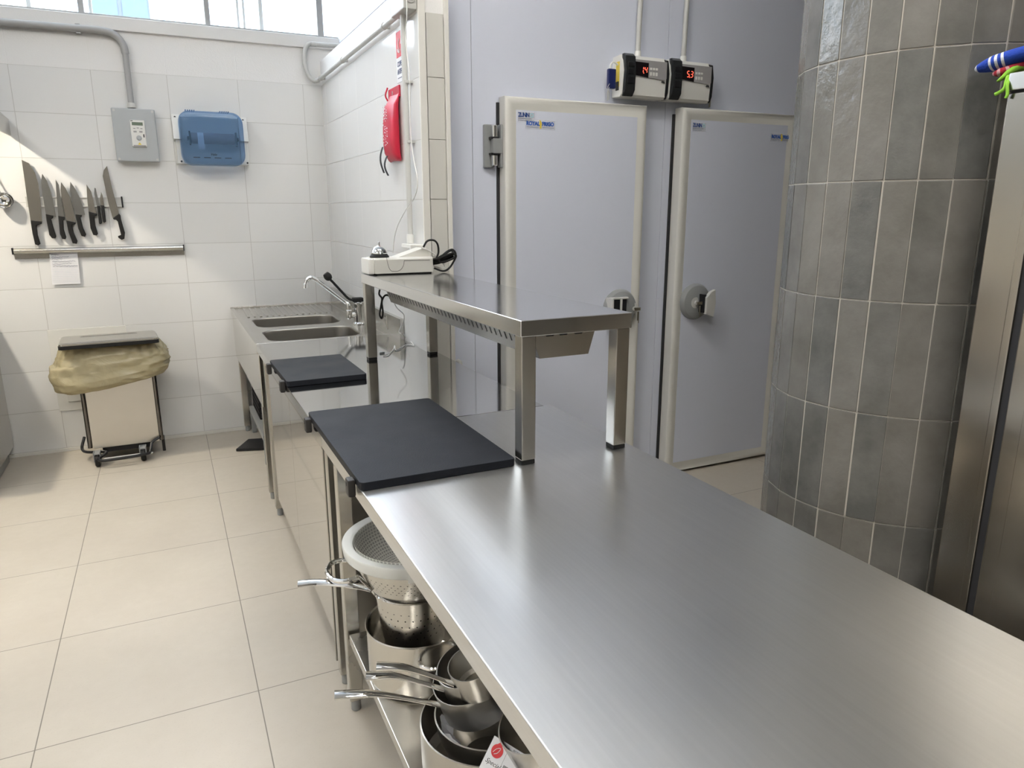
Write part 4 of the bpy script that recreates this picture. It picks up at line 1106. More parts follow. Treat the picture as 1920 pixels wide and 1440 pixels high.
for x in (0.205, 0.472):
    cyl(bm, (x, YB - 0.085, 1.912), (x + 0.008, YB - 0.085, 1.912), 0.042, 24); box(bm, x - 0.01 if x < 0.3 else x + 0.005, x if x < 0.3 else x + 0.018, YB - 0.095, YB - 0.01, 1.902, 1.922, 0.002)
obj('roll_holder', bm, M_blackgl, pd)
bm = B()
for x, z in ((0.138, 2.035), (0.150, 1.775), (0.535, 1.775), (0.530, 2.035)):
    cyl(bm, (x, YB - 0.0575 if z < 1.9 else YB - 0.040, z), (x, YB - 0.0555 if z < 1.9 else YB - 0.036, z), 0.006, 10)
obj('screw', bm, M_darkink, pd)

# knives
ZK = lambda L, y: [(lambda q: (q.x, q.z))(pix(x * 400 / 1920.0, 180 + z * 400 / 1920.0, 1, y)) for x, z in L]
kr = thing('knife_rack', 'narrow magnetic steel knife strip on the tiled back wall holding nine knives', 'knife rack', (-0.45, YB, 1.54))
bm = B(); box(bm, -0.70, -0.208, YB - 0.014, YB, 1.502, 1.509, 0.001); box(bm, -0.70, -0.208, YB - 0.014, YB, 1.553, 1.560, 0.001); box(bm, -0.70, -0.208, YB - 0.009, YB, 1.508, 1.554); obj('strip', bm, M_pipe, kr)
bm = B(); box(bm, -0.209, -0.200, YB - 0.017, YB, 1.498, 1.564, 0.002); obj('end_cap', bm, M_blackpl, kr)
KN = [
 ('first knife from the left on the rack, widest and longest blade', 'blade', [(195, 575), (260, 605), (315, 690), (345, 790), (365, 950), (380, 1130), (275, 1118), (245, 930), (222, 760)],
  [(275, 1118), (380, 1130), (375, 1150), (330, 1165), (340, 1250), (365, 1330), (345, 1345), (318, 1335), (295, 1240), (280, 1150)]),
 ('second knife from the left, dark pointed chef blade', 'dark', [(380, 700), (420, 760), (450, 840), (475, 930), (505, 1090), (412, 1062), (385, 900), (370, 760)],
  [(412, 1062), (480, 1078), (478, 1098), (462, 1110), (480, 1180), (505, 1260), (500, 1280), (470, 1280), (445, 1250), (420, 1120)]),
 ('third knife from the left, narrow blade partly behind the next one', 'dark', [(500, 750), (530, 800), (545, 900), (565, 1000), (583, 1088), (525, 1078), (510, 920)],
  [(525, 1078), (583, 1088), (582, 1110), (570, 1120), (575, 1200), (597, 1270), (590, 1290), (560, 1285), (540, 1240)]),
 ('fourth knife from the left, bright broad pointed blade', 'blade', [(550, 775), (590, 830), (630, 910), (655, 1000), (685, 1140), (595, 1115), (565, 980), (545, 850)],
  [(595, 1115), (683, 1138), (675, 1155), (648, 1160), (665, 1230), (698, 1305), (690, 1330), (655, 1325), (620, 1230)]),
 ('fifth knife from the left, dark triangular blade', 'dark', [(632, 770), (680, 840), (720, 920), (745, 990), (765, 1068), (680, 1065), (650, 960), (630, 850)],
  [(680, 1065), (738, 1070), (735, 1085), (725, 1095), (745, 1180), (775, 1245), (765, 1268), (735, 1260), (705, 1190)]),
 ('sixth knife from the left, short bright blade', 'blade', [(778, 795), (820, 860), (840, 930), (850, 1000), (875, 1060), (797, 1038), (785, 920)],
  [(797, 1038), (878, 1062), (870, 1078), (848, 1080), (860, 1170), (882, 1240), (870, 1255), (840, 1250), (815, 1190)]),
 ('seventh knife from the left, slim round-tipped blade and thin handle', 'dark', [(850, 826), (862, 830), (872, 880), (897, 990), (872, 990), (848, 880)],
  [(872, 990), (897, 988), (918, 1140), (908, 1155), (892, 1148)]),
 ('smallest knife, pale short blade next to the rightmost long knife', 'blade', [(910, 860), (925, 900), (938, 985), (906, 985), (900, 920)],
  [(906, 985), (938, 985), (955, 1130), (940, 1142), (926, 1130)]),
 ('rightmost knife on the rack, long blade with a hooked handle end', 'blade', [(963, 630), (985, 720), (1015, 850), (1045, 960), (1072, 1057), (1015, 1100), (975, 960), (925, 720), (935, 665)],
  [(1015, 1100), (1072, 1057), (1085, 1075), (1090, 1110), (1125, 1230), (1120, 1285), (1095, 1295), (1065, 1275), (1062, 1260), (1090, 1250), (1060, 1130), (1045, 1115), (1025, 1112)]),
]
for i, (lab, kind, bl_, hd) in enumerate(KN):
    yk = YB - 0.016 - (0.003 if i in (3, 8) else 0)
    q = ZK(hd, yk); cx_ = sum(p[0] for p in q) / len(q); cz_ = sum(p[1] for p in q) / len(q)
    t = thing('kitchen_knife', lab + ', black handle', 'knife', (cx_, yk, cz_), 'knives on the magnetic strip')
    bm = B(); prism(bm, ZK(bl_, yk), 1, yk - 0.0012, yk + 0.0008); obj('blade', bm, M_blade if kind == 'blade' else M_bladed, t)
    bm = B(); prism(bm, q, 1, yk - 0.010, yk + 0.008, 0.004); obj('handle', bm, M_rubber, t, 60)

# ticket rail and note
tr_ = thing('ticket_rail', 'long aluminium order rail on the tiled back wall below the knives', 'ticket rail', (-0.35, YB, 1.22))
bm = B(); box(bm, -0.800, 0.112, YB - 0.006, YB, 1.205, 1.262, 0.001); obj('plate', bm, M_steel_x, tr_)
bm = B(); lathe(bm, [(0.016, 0), (0.016, 0.905)], 18, T(-0.796, YB - 0.018, 1.250) @ RY(PI / 2), (True, True)); obj('rail', bm, M_steel_x, tr_)
for x in (-0.802, 0.110):
    bm = B(); box(bm, x - 0.003, x + 0.003, YB - 0.036, YB, 1.232, 1.270, 0.001); obj('end_cap', bm, M_blackpl, tr_)
nb = thing('handwritten_note', 'small sheet of lined white paper with handwriting hanging from the order rail', 'note', (-0.55, YB, 1.05))
def nq(x, y): q = pix(x, y, 1, YB - 0.010); return (q.x, q.z)
bm = B(); Ls = []
for (xa, ya), (xb, yb) in (((92, 472), (145, 471)), ((95, 500), (148, 500)), ((98, 534), (151, 532))):
    pa, pb = nq(xa, ya), nq(xb, yb)
    Ls.append([(pa[0], YB - 0.010, pa[1]), (pb[0], YB - 0.012, pb[1]), (pb[0], YB - 0.0112, pb[1]), (pa[0], YB - 0.0092, pa[1])])
loft(bm, Ls, (True, True)); ns = obj('sheet', bm, M_paper, nb)
bm = B()
for k in range(7):
    y = 478 + k * 4.2; n = random.randint(18, 30); pts = []
    ln = (16, 34, 22, 46, 38, 48, 30)[k] if k < 6 else 0
    if not ln: continue
    x = 96 + k * 0.7
    for s in range(int(ln / 1.6)):
        q = nq(x + s * 1.6, y + random.uniform(-1.2, 1.2) - s * 0.05); pts.append((q[0], YB - 0.0135, q[1]))
    tube(bm, pts, 0.0007, 4)
obj('handwriting', bm, M_ink, ns)
bm = B()
for k in range(16):
    q0, q1 = nq(95 + k * 0.18 + k * 0, 478 + k * 3.4), nq(149 + k * 0.1, 477 + k * 3.4)
    tube(bm, [(q0[0] + 0.004, YB - 0.0115, q0[1]), (q1[0] - 0.01, YB - 0.0130, q1[1])], 0.00028, 4)
obj('ruled_lines', bm, simple('ruled_line', (0.45, 0.50, 0.62), 0.8, noise=0.05), ns)

# ladle
ld = thing('ladle', 'steel ladle hanging against the back wall at the left edge under the hood', 'ladle', (-0.80, YB, 1.53))
bm = B(); c = Vector((-0.800, YB - 0.045, 1.538))
lathe(bm, [(0.046, 0.0), (0.044, -0.018), (0.032, -0.034), (0.012, -0.042), (0.0001, -0.043)], 28, T(*c) @ RX(math.radians(70)) @ RZ(0)); obj('bowl', bm, M_chrome, ld)
bm = B(); tube(bm, [c + Vector((-0.01, 0.0, 0.044)), (-0.845, YB - 0.03, 1.70), (-0.88, YB - 0.02, 1.88)], 0.006, 10, 3, flat=0.5); obj('handle', bm, M_chrome, ld)

# access panel behind the bin
bm = B(); box(bm, -0.696, -0.272, YB - 0.004, YB + 0.001, 0.262, 0.775, 0.0015); o = struct('trim_3', bm, M_white)
bm = B(); box(bm, -0.640, -0.330, YB - 0.008, YB - 0.003, 0.320, 0.720, 0.0015); o = struct('trim_4', bm, M_white)

# ------------------------------------------------------------------ hood and its lamp, cooking unit at the left edge
hd = thing('extractor_hood', 'corner of a stainless steel extractor hood at the left edge of the back wall', 'hood', (-1.6, 4.6, 1.9))
HX, HY0 = -0.722, 4.00
bm = B()
box(bm, HX - 0.012, HX, HY0, YB - 0.004, 1.895, 1.985, 0.002)
box(bm, -2.9, HX, HY0, HY0 + 0.012, 1.895, 1.985, 0.002)
box(bm, -2.9, -2.888, HY0, YB - 0.004, 1.895, 1.985, 0.002)
obj('rim', bm, M_steel_y, hd)
bm = B()
L = [[(HX, HY0, 1.984), (HX, YB - 0.005, 1.984), (-2.9, YB - 0.005, 1.984), (-2.9, HY0, 1.984)], [(-1.18, 4.20, 2.49), (-1.18, YB - 0.06, 2.49), (-2.5, YB - 0.06, 2.49), (-2.5, 4.20, 2.49)], [(-1.22, 4.24, 2.56), (-1.22, YB - 0.06, 2.56), (-2.4, YB - 0.06, 2.56), (-2.4, 4.24, 2.56)]]
loft(bm, L, (False, True)); obj('canopy', bm, M_steel_y, hd)
bm = B(); box(bm, -1.50, -1.40, 4.38, 4.50, 2.47, 2.49, 0.003); obj('hood_lamp', bm, M_hoodlamp, hd)
bm = B(); box(bm, -1.60, -1.35, 4.36, 4.52, 2.49, 2.51, 0.003); obj('lamp_bracket', bm, M_steel, hd)

ck_ = thing('cooking_unit', 'end of a stainless steel cooking unit just inside the left edge', 'oven', (-1.4, 4.7, 0))
bm = B(); box(bm, -1.9, -0.955, 4.40, YB - 0.03, 0.08, 0.88, 0.004); obj('body', bm, M_steel, ck_)
bm = B(); box(bm, -1.85, -0.98, 4.45, YB - 0.08, 0.0, 0.081, 0.002); obj('plinth', bm, M_greyd, ck_)

# ------------------------------------------------------------------ bin
tb = thing('waste_bin', 'wheeled steel pedal bin with an ochre bag folded over its rim, against the tiled wall', 'bin', (-0.335, 4.88, 0))
X0, X1, Y0, Y1 = -0.533, -0.130, 4.775, 4.985
bm = B(); box(bm, X0 + 0.022, X1 - 0.018, Y0, Y1, 0.092, 0.70, 0.004); obj('body', bm, simple('bin_panel', (0.66, 0.63, 0.58), 0.32, 1.0, noise=0.04, nscale=8, rvar=0.08), tb)
M_chromed = simple('dark_chrome', (0.16, 0.15, 0.14), 0.12, 1.0, noise=0.2)
for x in (X0 + 0.010, X1 - 0.008):
    bm = B(); tube(bm, [(x, Y0 + 0.004, 0.10), (x, Y0 + 0.004, 0.71)], 0.0125, 12); obj('post', bm, M_chromed, tb)
bm = B()
tube(bm, [(X0 - 0.03, 4.93, 0.13), (X0 - 0.045, 4.88, 0.075), (X0 - 0.01, 4.80, 0.07), (X0 + 0.09, 4.76, 0.07), (X0 + 0.055, 4.69, 0.055), (X0 + 0.07, 4.655, 0.05), (X0 + 0.14, 4.65, 0.05), (X1 - 0.10, 4.66, 0.055), (X1 - 0.075, 4.70, 0.06), (X1 - 0.06, 4.74, 0.10), (X1 - 0.02, 4.76, 0.12)], 0.0085, 10, 5)
obj('pedal_bar', bm, M_blackpl, tb)
bm = B(); tube(bm, [(X0 + 0.08, 4.70, 0.045), (X1 - 0.06, 4.705, 0.045)], 0.006, 10); obj('axle', bm, M_chrome, tb)
bm = B(); box(bm, X0 + 0.07, X1 - 0.06, 4.80, 4.97, 0.055, 0.092, 0.004); tube(bm, [(X1 + 0.0, 4.80, 0.12), (X1 + 0.0, 4.80, 0.02)], 0.009, 10); obj('base_frame', bm, M_blackpl, tb)
for x in (X0 + 0.045, X1 - 0.115):
    bm = B(); lathe(bm, [(0.0001, -0.013), (0.032, -0.013), (0.036, -0.008), (0.036, 0.008), (0.032, 0.013), (0.0001, 0.013)], 24, T(x, 4.715, 0.036) @ RY(PI / 2)); w = obj('wheel', bm, M_rubber, tb)
    bm = B(); box(bm, x - 0.019, x - 0.014, 4.70, 4.75, 0.03, 0.09, 0.001); box(bm, x + 0.014, x + 0.019, 4.70, 4.75, 0.03, 0.09, 0.001); box(bm, x - 0.019, x + 0.019, 4.70, 4.78, 0.075, 0.082, 0.001); obj('fork', bm, M_greyd, w)
LM = T(-0.35, 4.83, 0.748) @ RZ(0.06) @ RX(-0.02)
bm = B(); L = []
for off, z, r in ((0.0, -0.016, 0.02), (0.0, 0.0, 0.02), (0.010, 0.006, 0.02), (0.10, 0.010, 0.02), (0.105, 0.007, 0.02)):
    L.append([LM @ Vector((x, y, z)) for x, y in rrect(-0.252 + off, -0.165 + off * 0.9, 0.252 - off, 0.165 - off * 0.9, r, 4)])
loft(bm, L, (True, True)); li = obj('lid', bm, M_steel_x, tb)
bm = B(); L = []
for off, z, r in ((-0.004, -0.030, 0.022), (-0.004, -0.010, 0.022), (0.004, -0.008, 0.02), (0.004, -0.03, 0.02)):
    L.append([LM @ Vector((x, y, z)) for x, y in rrect(-0.252 + off, -0.165 + off, 0.252 - off, 0.165 - off, r, 4)])
loft(bm, L + [L[0]]); obj('rim_seal', bm, M_rubber, li)
# the bag: ring cross-sections, bulging and creased
bm = B(); L = []
random.seed(11)
ph = [random.uniform(0, 6.28) for _ in range(12)]
rowsb = [(0.735, 0.235, 0.120), (0.700, 0.262, 0.152), (0.660, 0.285, 0.165), (0.620, 0.300, 0.172), (0.575, 0.308, 0.176), (0.530, 0.302, 0.176), (0.495, 0.285, 0.165), (0.474, 0.268, 0.150), (0.466, 0.250, 0.135), (0.478, 0.235, 0.122), (0.52, 0.225, 0.115)]
from mathutils import noise as mnoise
nn = 150
def brow(f):
    f *= len(rowsb) - 1; i = min(int(f), len(rowsb) - 2); t = f - i; t = t * t * (3 - 2 * t)
    return [rowsb[i][q] * (1 - t) + rowsb[i + 1][q] * t for q in range(3)]
for ri in range(46):
    z, hx, hy = brow(ri / 45)
    lp = []
    for k in range(nn):
        a = 2 * PI * k / nn
        c_, s_ = math.cos(a), math.sin(a)
        sx_ = (abs(c_) ** 0.55) * (1 if c_ > 0 else -1); sy_ = (abs(s_) ** 0.6) * (1 if s_ > 0 else -1)
        xs_ = hx * sx_; tilt = 0.05 * xs_ / 0.3
        drop = tilt * (0.735 - z) / 0.27
        P_ = Vector((xs_ * 1.0, hy * sy_, z))
        q_ = Vector((P_.x * 7 + z * 5, P_.y * 7, z * 13))
        ridge = (1 - abs(mnoise.noise(q_)) * 2.2) * 0.5 + (1 - abs(mnoise.noise(q_ * 2.3 + Vector((5, 3, 1)))) * 2.2) * 0.28
        ga = (0.010 if z < 0.70 else 0.005) * math.sin(24 * a + 5 * mnoise.noise(q_ * 0.6)) * max(0, (z - 0.60) / 0.13)
        d_ = (ridge - 0.3) * 0.026 + ga
        n_ = Vector((c_, s_, 0))
        y_ = 4.88 + hy * sy_ + n_.y * d_
        lp.append((-0.352 + xs_ + n_.x * d_ + (0.02 if sx_ < 0 and 0.48 < z < 0.62 else 0) * sx_, min(y_, 5.085), z + drop + 0.006 * mnoise.noise(q_ * 0.8)))
    L.append(lp)
loft(bm, L); obj('bin_bag', bm, M_bag, tb, 180)

# ------------------------------------------------------------------ under the sink
cr = thing('wire_crate', 'black plastic lattice crate stored under the sink table behind its front leg', 'crate', (0.62, 4.82, 0.26))
bm = B()
cx0, cx1, cy0, cy1, cz0, cz1 = 0.440, 0.86, 4.66, 5.02, 0.19, 0.50
for z in [cz0 + k * 0.034 for k in range(10)]:
    for a, b in (((cx0, cy0), (cx1, cy0)), ((cx0, cy1), (cx1, cy1)), ((cx0, cy0), (cx0, cy1)), ((cx1, cy0), (cx1, cy1))):
        tube(bm, [(a[0], a[1], z), (b[0], b[1], z)], 0.0035, 4)
for k in range(13):
    f = k / 12
    for a, b in (((cx0, cy0), (cx1, cy0)), ((cx0, cy1), (cx1, cy1)), ((cx0, cy0), (cx0, cy1)), ((cx1, cy0), (cx1, cy1))):
        x, y = a[0] + (b[0] - a[0]) * f, a[1] + (b[1] - a[1]) * f
        tube(bm, [(x, y, cz0), (x, y, cz1)], 0.0035, 4)
obj('lattice', bm, M_blackpl, cr)
bm = B(); box(bm, cx0, cx1, cy0, cy1, cz0 - 0.006, cz0 + 0.002); box(bm, cx0 + 0.01, cx1 - 0.01, cy0 + 0.01, cy1 - 0.01, cz0, cz1 - 0.06, 0.01); obj('lining', bm, M_gap, cr)
us = thing('undershelf', 'dark lower shelf frame under the sink table carrying the black crate', 'shelf', (0.66, 4.6, 0.17))
bm = B(); box(bm, 0.412, 1.0, 4.3, 5.05, 0.150, 0.183, 0.003); obj('board', bm, M_greyd, us)
for x, y in ((0.415, 4.305), (0.965, 4.305), (0.415, 5.01), (0.965, 5.01)):
    bm = B(); box(bm, x, x + 0.03, y, y + 0.03, 0.0, 0.151, 0.002); obj('leg', bm, M_greyd, us)
dp_ = thing('dustpan', 'black long-handled dustpan lying on the floor under the sink table', 'dustpan', (0.38, 4.70, 0))
bm = B()
q = [pix(443, 846, 2, 0.004), pix(466, 827, 2, 0.004), pix(506, 825, 2, 0.004), pix(503, 843, 2, 0.004)]
prism(bm, [(v.x, v.y) for v in q], 2, 0.002, 0.020, 0.003); obj('pan', bm, M_blackpl, dp_)
bm = B(); tube(bm, [(0.47, 4.74, 0.015), (0.46, 4.60, 0.20), (0.445, 4.45, 0.42), (0.44, 4.36, 0.60)], 0.011, 12, 3); obj('handle', bm, M_blackpl, dp_)
bt = thing('spray_bottle', 'small white and red bottle half hidden behind the steel leg under the sink', 'bottle', (0.47, 4.42, 0.183))
bm = B(); lathe(bm, [(0.028, 0), (0.030, 0.01), (0.030, 0.10), (0.012, 0.125), (0.012, 0.14)], 20, T(0.47, 4.40, 0.1835), (True, True)); obj('body', bm, M_white, bt)
bm = B(); lathe(bm, [(0.0305, 0.02), (0.0305, 0.06)], 20, T(0.47, 4.40, 0.1835)); obj('red_label', bm, M_redink, bt)

# ------------------------------------------------------------------ pots under the near table
SHZ = 0.2755
pa = thing('stock_pot', 'low wide steel pot on the lower shelf with a colander sitting in it', 'pot', (0.500, 1.640, SHZ))
bm = B(); lathe(bm, [(0.0001, 0.001), (0.112, 0.0), (0.124, 0.006), (0.129, 0.02), (0.131, 0.155), (0.134, 0.158), (0.132, 0.161), (0.128, 0.158), (0.127, 0.02), (0.110, 0.006), (0.0001, 0.005)], 56, T(0.500, 1.640, SHZ)); pt = obj('body', bm, M_pot, pa)
for a in (-1.40, 1.74):
    bm = B(); c = Vector((0.500, 1.640, SHZ + 0.118)); r = 0.131
    pts = []
    for dd, rad, dz in ((-0.44, 0.0, 0), (-0.40, 0.022, 0.002), (-0.25, 0.040, 0.004), (0, 0.046, 0.005), (0.25, 0.040, 0.004), (0.40, 0.022, 0.002), (0.44, 0.0, 0)):
        pts.append(c + Vector(((r + rad) * math.cos(a + dd), (r + rad) * math.sin(a + dd), dz)))
    tube(bm, pts, 0.0055, 10, 4); obj('handle', bm, M_chrome, pa)

cl_ = thing('steel_colander', 'tapered perforated steel colander standing in the wide pot', 'colander', (0.490, 1.630, 0.36))
bm = B(); lathe(bm, [(0.103, 0.195), (0.106, 0.192), (0.099, 0.187), (0.094, 0.165), (0.088, 0.10), (0.078, 0.04), (0.060, 0.0), (0.0001, -0.004)], 56, T(0.490, 1.632, 0.352)); obj('bowl', bm, M_perfB, cl_)
bm = B(); lathe(bm, [(0.104, -0.003), (0.107, 0.0), (0.104, 0.003), (0.101, 0.0), (0.104, -0.003)], 48, T(0.490, 1.632, 0.545)); obj('rolled_rim', bm, M_chrome, cl_)

ch = thing('deep_strainer', 'deep perforated steel strainer with long handle nested above the colander', 'strainer', (0.490, 1.628, 0.50))
bm = B(); lathe(bm, [(0.152, 0.131), (0.149, 0.128), (0.140, 0.100), (0.119, 0.055), (0.104, 0.034), (0.094, 0.028), (0.0001, 0.024)], 56, T(0.491, 1.620, 0.518)); obj('bowl', bm, M_perfA, ch)
hp = [pix(x, y, 2, z) for x, y, z in ((697, 1106, 0.575), (680, 1101, 0.58), (650, 1096, 0.585), (620, 1093, 0.585), (590, 1092, 0.585), (559, 1095, 0.585))]
bm = B(); tube(bm, hp, 0.011, 12, 4, flat=0.50, radii=lambda f: 0.0095 + 0.0055 * f); hh = obj('handle', bm, M_chrome, ch)
bm = B(); lp = [pix(x, y, 2, z) for x, y, z in ((672, 1082, 0.615), (648, 1090, 0.612), (625, 1087, 0.61), (613, 1073, 0.61), (620, 1057, 0.61), (638, 1051, 0.61), (650, 1050, 0.61))]
tube(bm, lp, 0.0062, 10, 5); tube(bm, [pix(672, 1082, 2, 0.615), pix(683, 1092, 2, 0.60), pix(697, 1106, 2, 0.575)], 0.006, 8, 3, flat=0.5); obj('loop_handle', bm, M_chrome, ch)

ps = thing('plastic_sieve', 'large frosted plastic sieve bowl on top of the stacked strainers', 'sieve', (0.491, 1.615, 0.60))
bm = B(); lathe(bm, [(0.146, 0.0), (0.168, 0.002), (0.173, 0.008), (0.176, 0.030), (0.174, 0.034), (0.156, 0.034), (0.150, 0.030), (0.146, 0.012), (0.146, 0.0)], 64, T(0.491, 1.615, 0.652)); obj('rim', bm, M_plastic, ps)
bm = B(); lathe(bm, [(0.1465, 0.040), (0.140, 0.004), (0.125, -0.020), (0.10, -0.045), (0.05, -0.055), (0.0001, -0.058)], 60, T(0.491, 1.615, 0.646)); obj('mesh_bowl', bm, M_sieve, ps)
bm = B(); lathe(bm, [(0.170, -0.004), (0.180, 0.0), (0.184, 0.030), (0.176, 0.034)], 10, T(0.491, 1.615, 0.652), arc=0.75, start=-1.95); obj('grip', bm, M_plastic, ps)

# second stack: outer pot, inner bowl, crumpled paper, three saucepans
ot = thing('casserole_pot', 'large dark-walled steel pot on the lower shelf holding nested pans', 'pot', (0.541, 1.258, SHZ))
bm = B(); lathe(bm, [(0.0001, 0.001), (0.13, 0.0), (0.145, 0.008), (0.150, 0.02), (0.152, 0.122), (0.149, 0.123), (0.1465, 0.02), (0.13, 0.006), (0.0001, 0.005)], 64, T(0.541, 1.258, SHZ)); obj('body', bm, M_pan, ot)
ib = thing('mixing_bowl', 'rounded steel bowl nested inside the large pot', 'bowl', (0.537, 1.244, 0.30))
bm = B(); lathe(bm, [(0.0001, 0.0), (0.06, 0.002), (0.095, 0.03), (0.113, 0.08), (0.119, 0.118), (0.121, 0.120), (0.118, 0.121), (0.111, 0.08), (0.093, 0.033), (0.06, 0.006), (0.0001, 0.004)], 64, T(0.537, 1.244, 0.302)); obj('body', bm, M_pan, ib)


def saucepan(P, r, h, tilt, lab, hend, az=0.0):
    """P = rim point where the handle joins; rim rises away from it by tilt; hend = handle tip"""
    t = thing('saucepan', lab, 'saucepan', tuple(P), 'saucepans stacked in the large pot')
    P = Vector(P)
    M = Matrix.Translation(P) @ RZ(az) @ RY(-tilt) @ T(r, 0, 0)
    bm = B(); lathe(bm, [(r, 0), (r, -h + 0.008), (r - 0.008, -h), (0.0001, -h), (0.0001, -h + 0.003), (r - 0.010, -h + 0.003), (r - 0.0022, -h + 0.01), (r - 0.0022, 0), (r, 0)], 56, M); obj('pan', bm, M_pan, t)
    q = M @ Vector((-r, 0, -0.018)); e = Vector(hend)
    m1 = q.lerp(e, 0.22) + Vector((0, 0, 0.004)); m2 = q.lerp(e, 0.6) + Vector((0, 0, 0.012))
    bm = B(); tube(bm, [q + Vector((0.002, 0, -0.004)), m1, m2, q.lerp(e, 0.85) + Vector((0, 0, 0.006)), e], 0.01, 14, 5, flat=0.50, radii=lambda f: 0.0085 + 0.0055 * f - 0.003 * math.sin(PI * min(1, f * 1.6)) ** 2 * (f < 0.62), up=(0, 0, 1)); hh = obj('handle', bm, M_chrome, t)
    d = (e - q).normalized(); c = e - d * 0.018 + Vector((0, 0, 0.0078))
    bm = B(); lathe(bm, [(0.0052, 0), (0.0035, 0.0006)], 12, T(*c), (True, True)); obj('hanging_hole', bm, M_darkink, hh)


saucepan(pix(818, 1308, 2, 0.475), 0.082, 0.085, 0.33, 'largest saucepan, lowest of the three leaning handles', pix(627, 1304, 2, 0.515), 0.10)
saucepan(pix(824, 1279, 2, 0.515), 0.067, 0.075, 0.36, 'middle saucepan nested in the largest one', pix(686, 1268, 2, 0.55), 0.10)
saucepan(pix(844, 1268, 2, 0.545), 0.052, 0.07, 0.30, 'smallest saucepan on top of the nested stack', pix(706, 1250, 2, 0.575), 0.10)
bm = B(); random.seed(5)
lp = []
for rr_i, (rad, z) in enumerate(((0.085, 0.385), (0.098, 0.40), (0.110, 0.412), (0.112, 0.402), (0.100, 0.385))):
    lp.append([(0.537 + rad * math.cos(a) * random.uniform(0.94, 1.0), 1.244 + rad * math.sin(a) * random.uniform(0.94, 1.0), z + random.uniform(-0.006, 0.006)) for a in [PI * 0.85 + PI * 0.95 * k / 26 for k in range(27)]])
R_ = [[bm.verts.new(p) for p in l] for l in lp]
for a, b in zip(R_, R_[1:]):
    for i in range(len(a) - 1): bm.faces.new([a[i], a[i + 1], b[i + 1], b[i]])
one('crumpled_paper', bm, M_paper, (0.537, 1.15, 0.39), 'crumpled white paper lining between the bowl and the saucepans', 'paper', ang=10)

# tagged pan, bottom edge of the frame
tg = thing('price_tagged_pan', 'tilted steel pan with a white price tag, lowest in the frame under the table edge', 'pan', (0.60, 1.02, SHZ))
A1 = pix(935, 1362, 2, 0.50); 
TM = Matrix.Translation(A1) @ RZ(-0.55) @ RY(-0.50) @ T(0.12, 0, 0)
bm = B(); lathe(bm, [(0.12, 0), (0.12, -0.13), (0.112, -0.14), (0.0001, -0.14), (0.0001, -0.137), (0.110, -0.135), (0.1175, -0.12), (0.1175, 0), (0.12, 0)], 60, TM); obj('pan', bm, M_pan, tg)
# tag: a card leaning on the pan wall
c0 = pix(928, 1379, 2, 0.49); c1_ = pix(906, 1440, 2, 0.44); c2_ = pix(978, 1440, 2, 0.455); c3_ = pix(984, 1412, 2, 0.475)
u_ = (pix(984, 1414, 2, 0.480) - c0); v_ = (pix(900, 1448, 2, 0.44) - c0)
u_.normalize(); v_ = (v_ - u_ * v_.dot(u_)).normalized(); w_ = u_.cross(v_)
if w_.dot(CAM - c0) < 0: w_ = -w_
TG = Matrix(((u_.x, -v_.x, w_.x, c0.x), (u_.y, -v_.y, w_.y, c0.y), (u_.z, -v_.z, w_.z, c0.z), (0, 0, 0, 1))) @ Matrix.Scale(1.18, 4)
bm = B(); box(bm, 0.0, 0.062, -0.085, 0.0, 0.001, 0.0022, 0.0005, 1, TG); tgc = obj('price_tag', bm, M_paper, tg)
bm = B(); lathe(bm, [(0.0105, 0.0), (0.0105, 0.0005)], 24, TG @ T(0.016, -0.018, 0.0022), (True, True)); prism(bm, [(0.012, -0.008), (0.016, -0.003), (0.022, -0.004), (0.020, -0.010)], 2, 0.0022, 0.0028, 0, TG); ap = obj('red_apple_emblem', bm, M_redink, tgc)
bm = B(); tube(bm, [TG @ Vector(p) for p in ((0.010, -0.022, 0.0031), (0.014, -0.015, 0.0031), (0.020, -0.012, 0.0031), (0.018, -0.020, 0.0031), (0.013, -0.024, 0.0031))], 0.0006, 4, 3); obj('emblem_lines', bm, M_paper, ap)
bm = B(); text_mesh(bm, 'Special', 0.010, TG @ T(0.004, -0.040, 0.0023), depth=0.0001, shear=0.4); text_mesh(bm, 'POZZI', 0.0045, TG @ T(0.040, -0.006, 0.0023), depth=0.0001); text_mesh(bm, '40E', 0.0045, TG @ T(0.054, -0.006, 0.0023), depth=0.0001)
random.seed(4); x = 0.036
while x < 0.056:
    w = random.uniform(0.0004, 0.0012); box(bm, x, x + w, -0.055, -0.030, 0.0022, 0.0025, 0, 1, TG); x += w + random.uniform(0.0004, 0.001)
box(bm, 0.0320, 0.0323, -0.08, -0.004, 0.0022, 0.0024, 0, 1, TG)
obj('tag_print', bm, M_darkink, tgc)

# ------------------------------------------------------------------ fridge and towels at the right
FX = 1.700
fg = thing('upright_fridge', 'tall stainless steel upright fridge at the right edge beside the tiled column', 'fridge', (2.05, 0.7, 0))
bm = B(); box(bm, FX, 2.40, 0.30, 1.050, 0.10, 1.728, 0.004); obj('body', bm, M_fridge, fg)
bm = B(); box(bm, FX - 0.004, 2.40, 0.30, 1.050, 1.733, 1.770, 0.003); obj('top_cap', bm, M_steel_y, fg)
bm = B(); box(bm, FX + 0.005, 2.39, 0.31, 1.045, 1.726, 1.735); obj('shadow_line', bm, M_gap, fg)
bm = B(); box(bm, FX - 0.008, FX + 0.002, 0.957, 0.977, 0.10, 1.722, 0.004); obj('frame_roll', bm, M_fridge, fg)
bm = B(); box(bm, FX - 0.002, FX + 0.002, 0.925, 0.958, 0.10, 1.722, 0.0005); obj('gasket', bm, M_gap, fg)
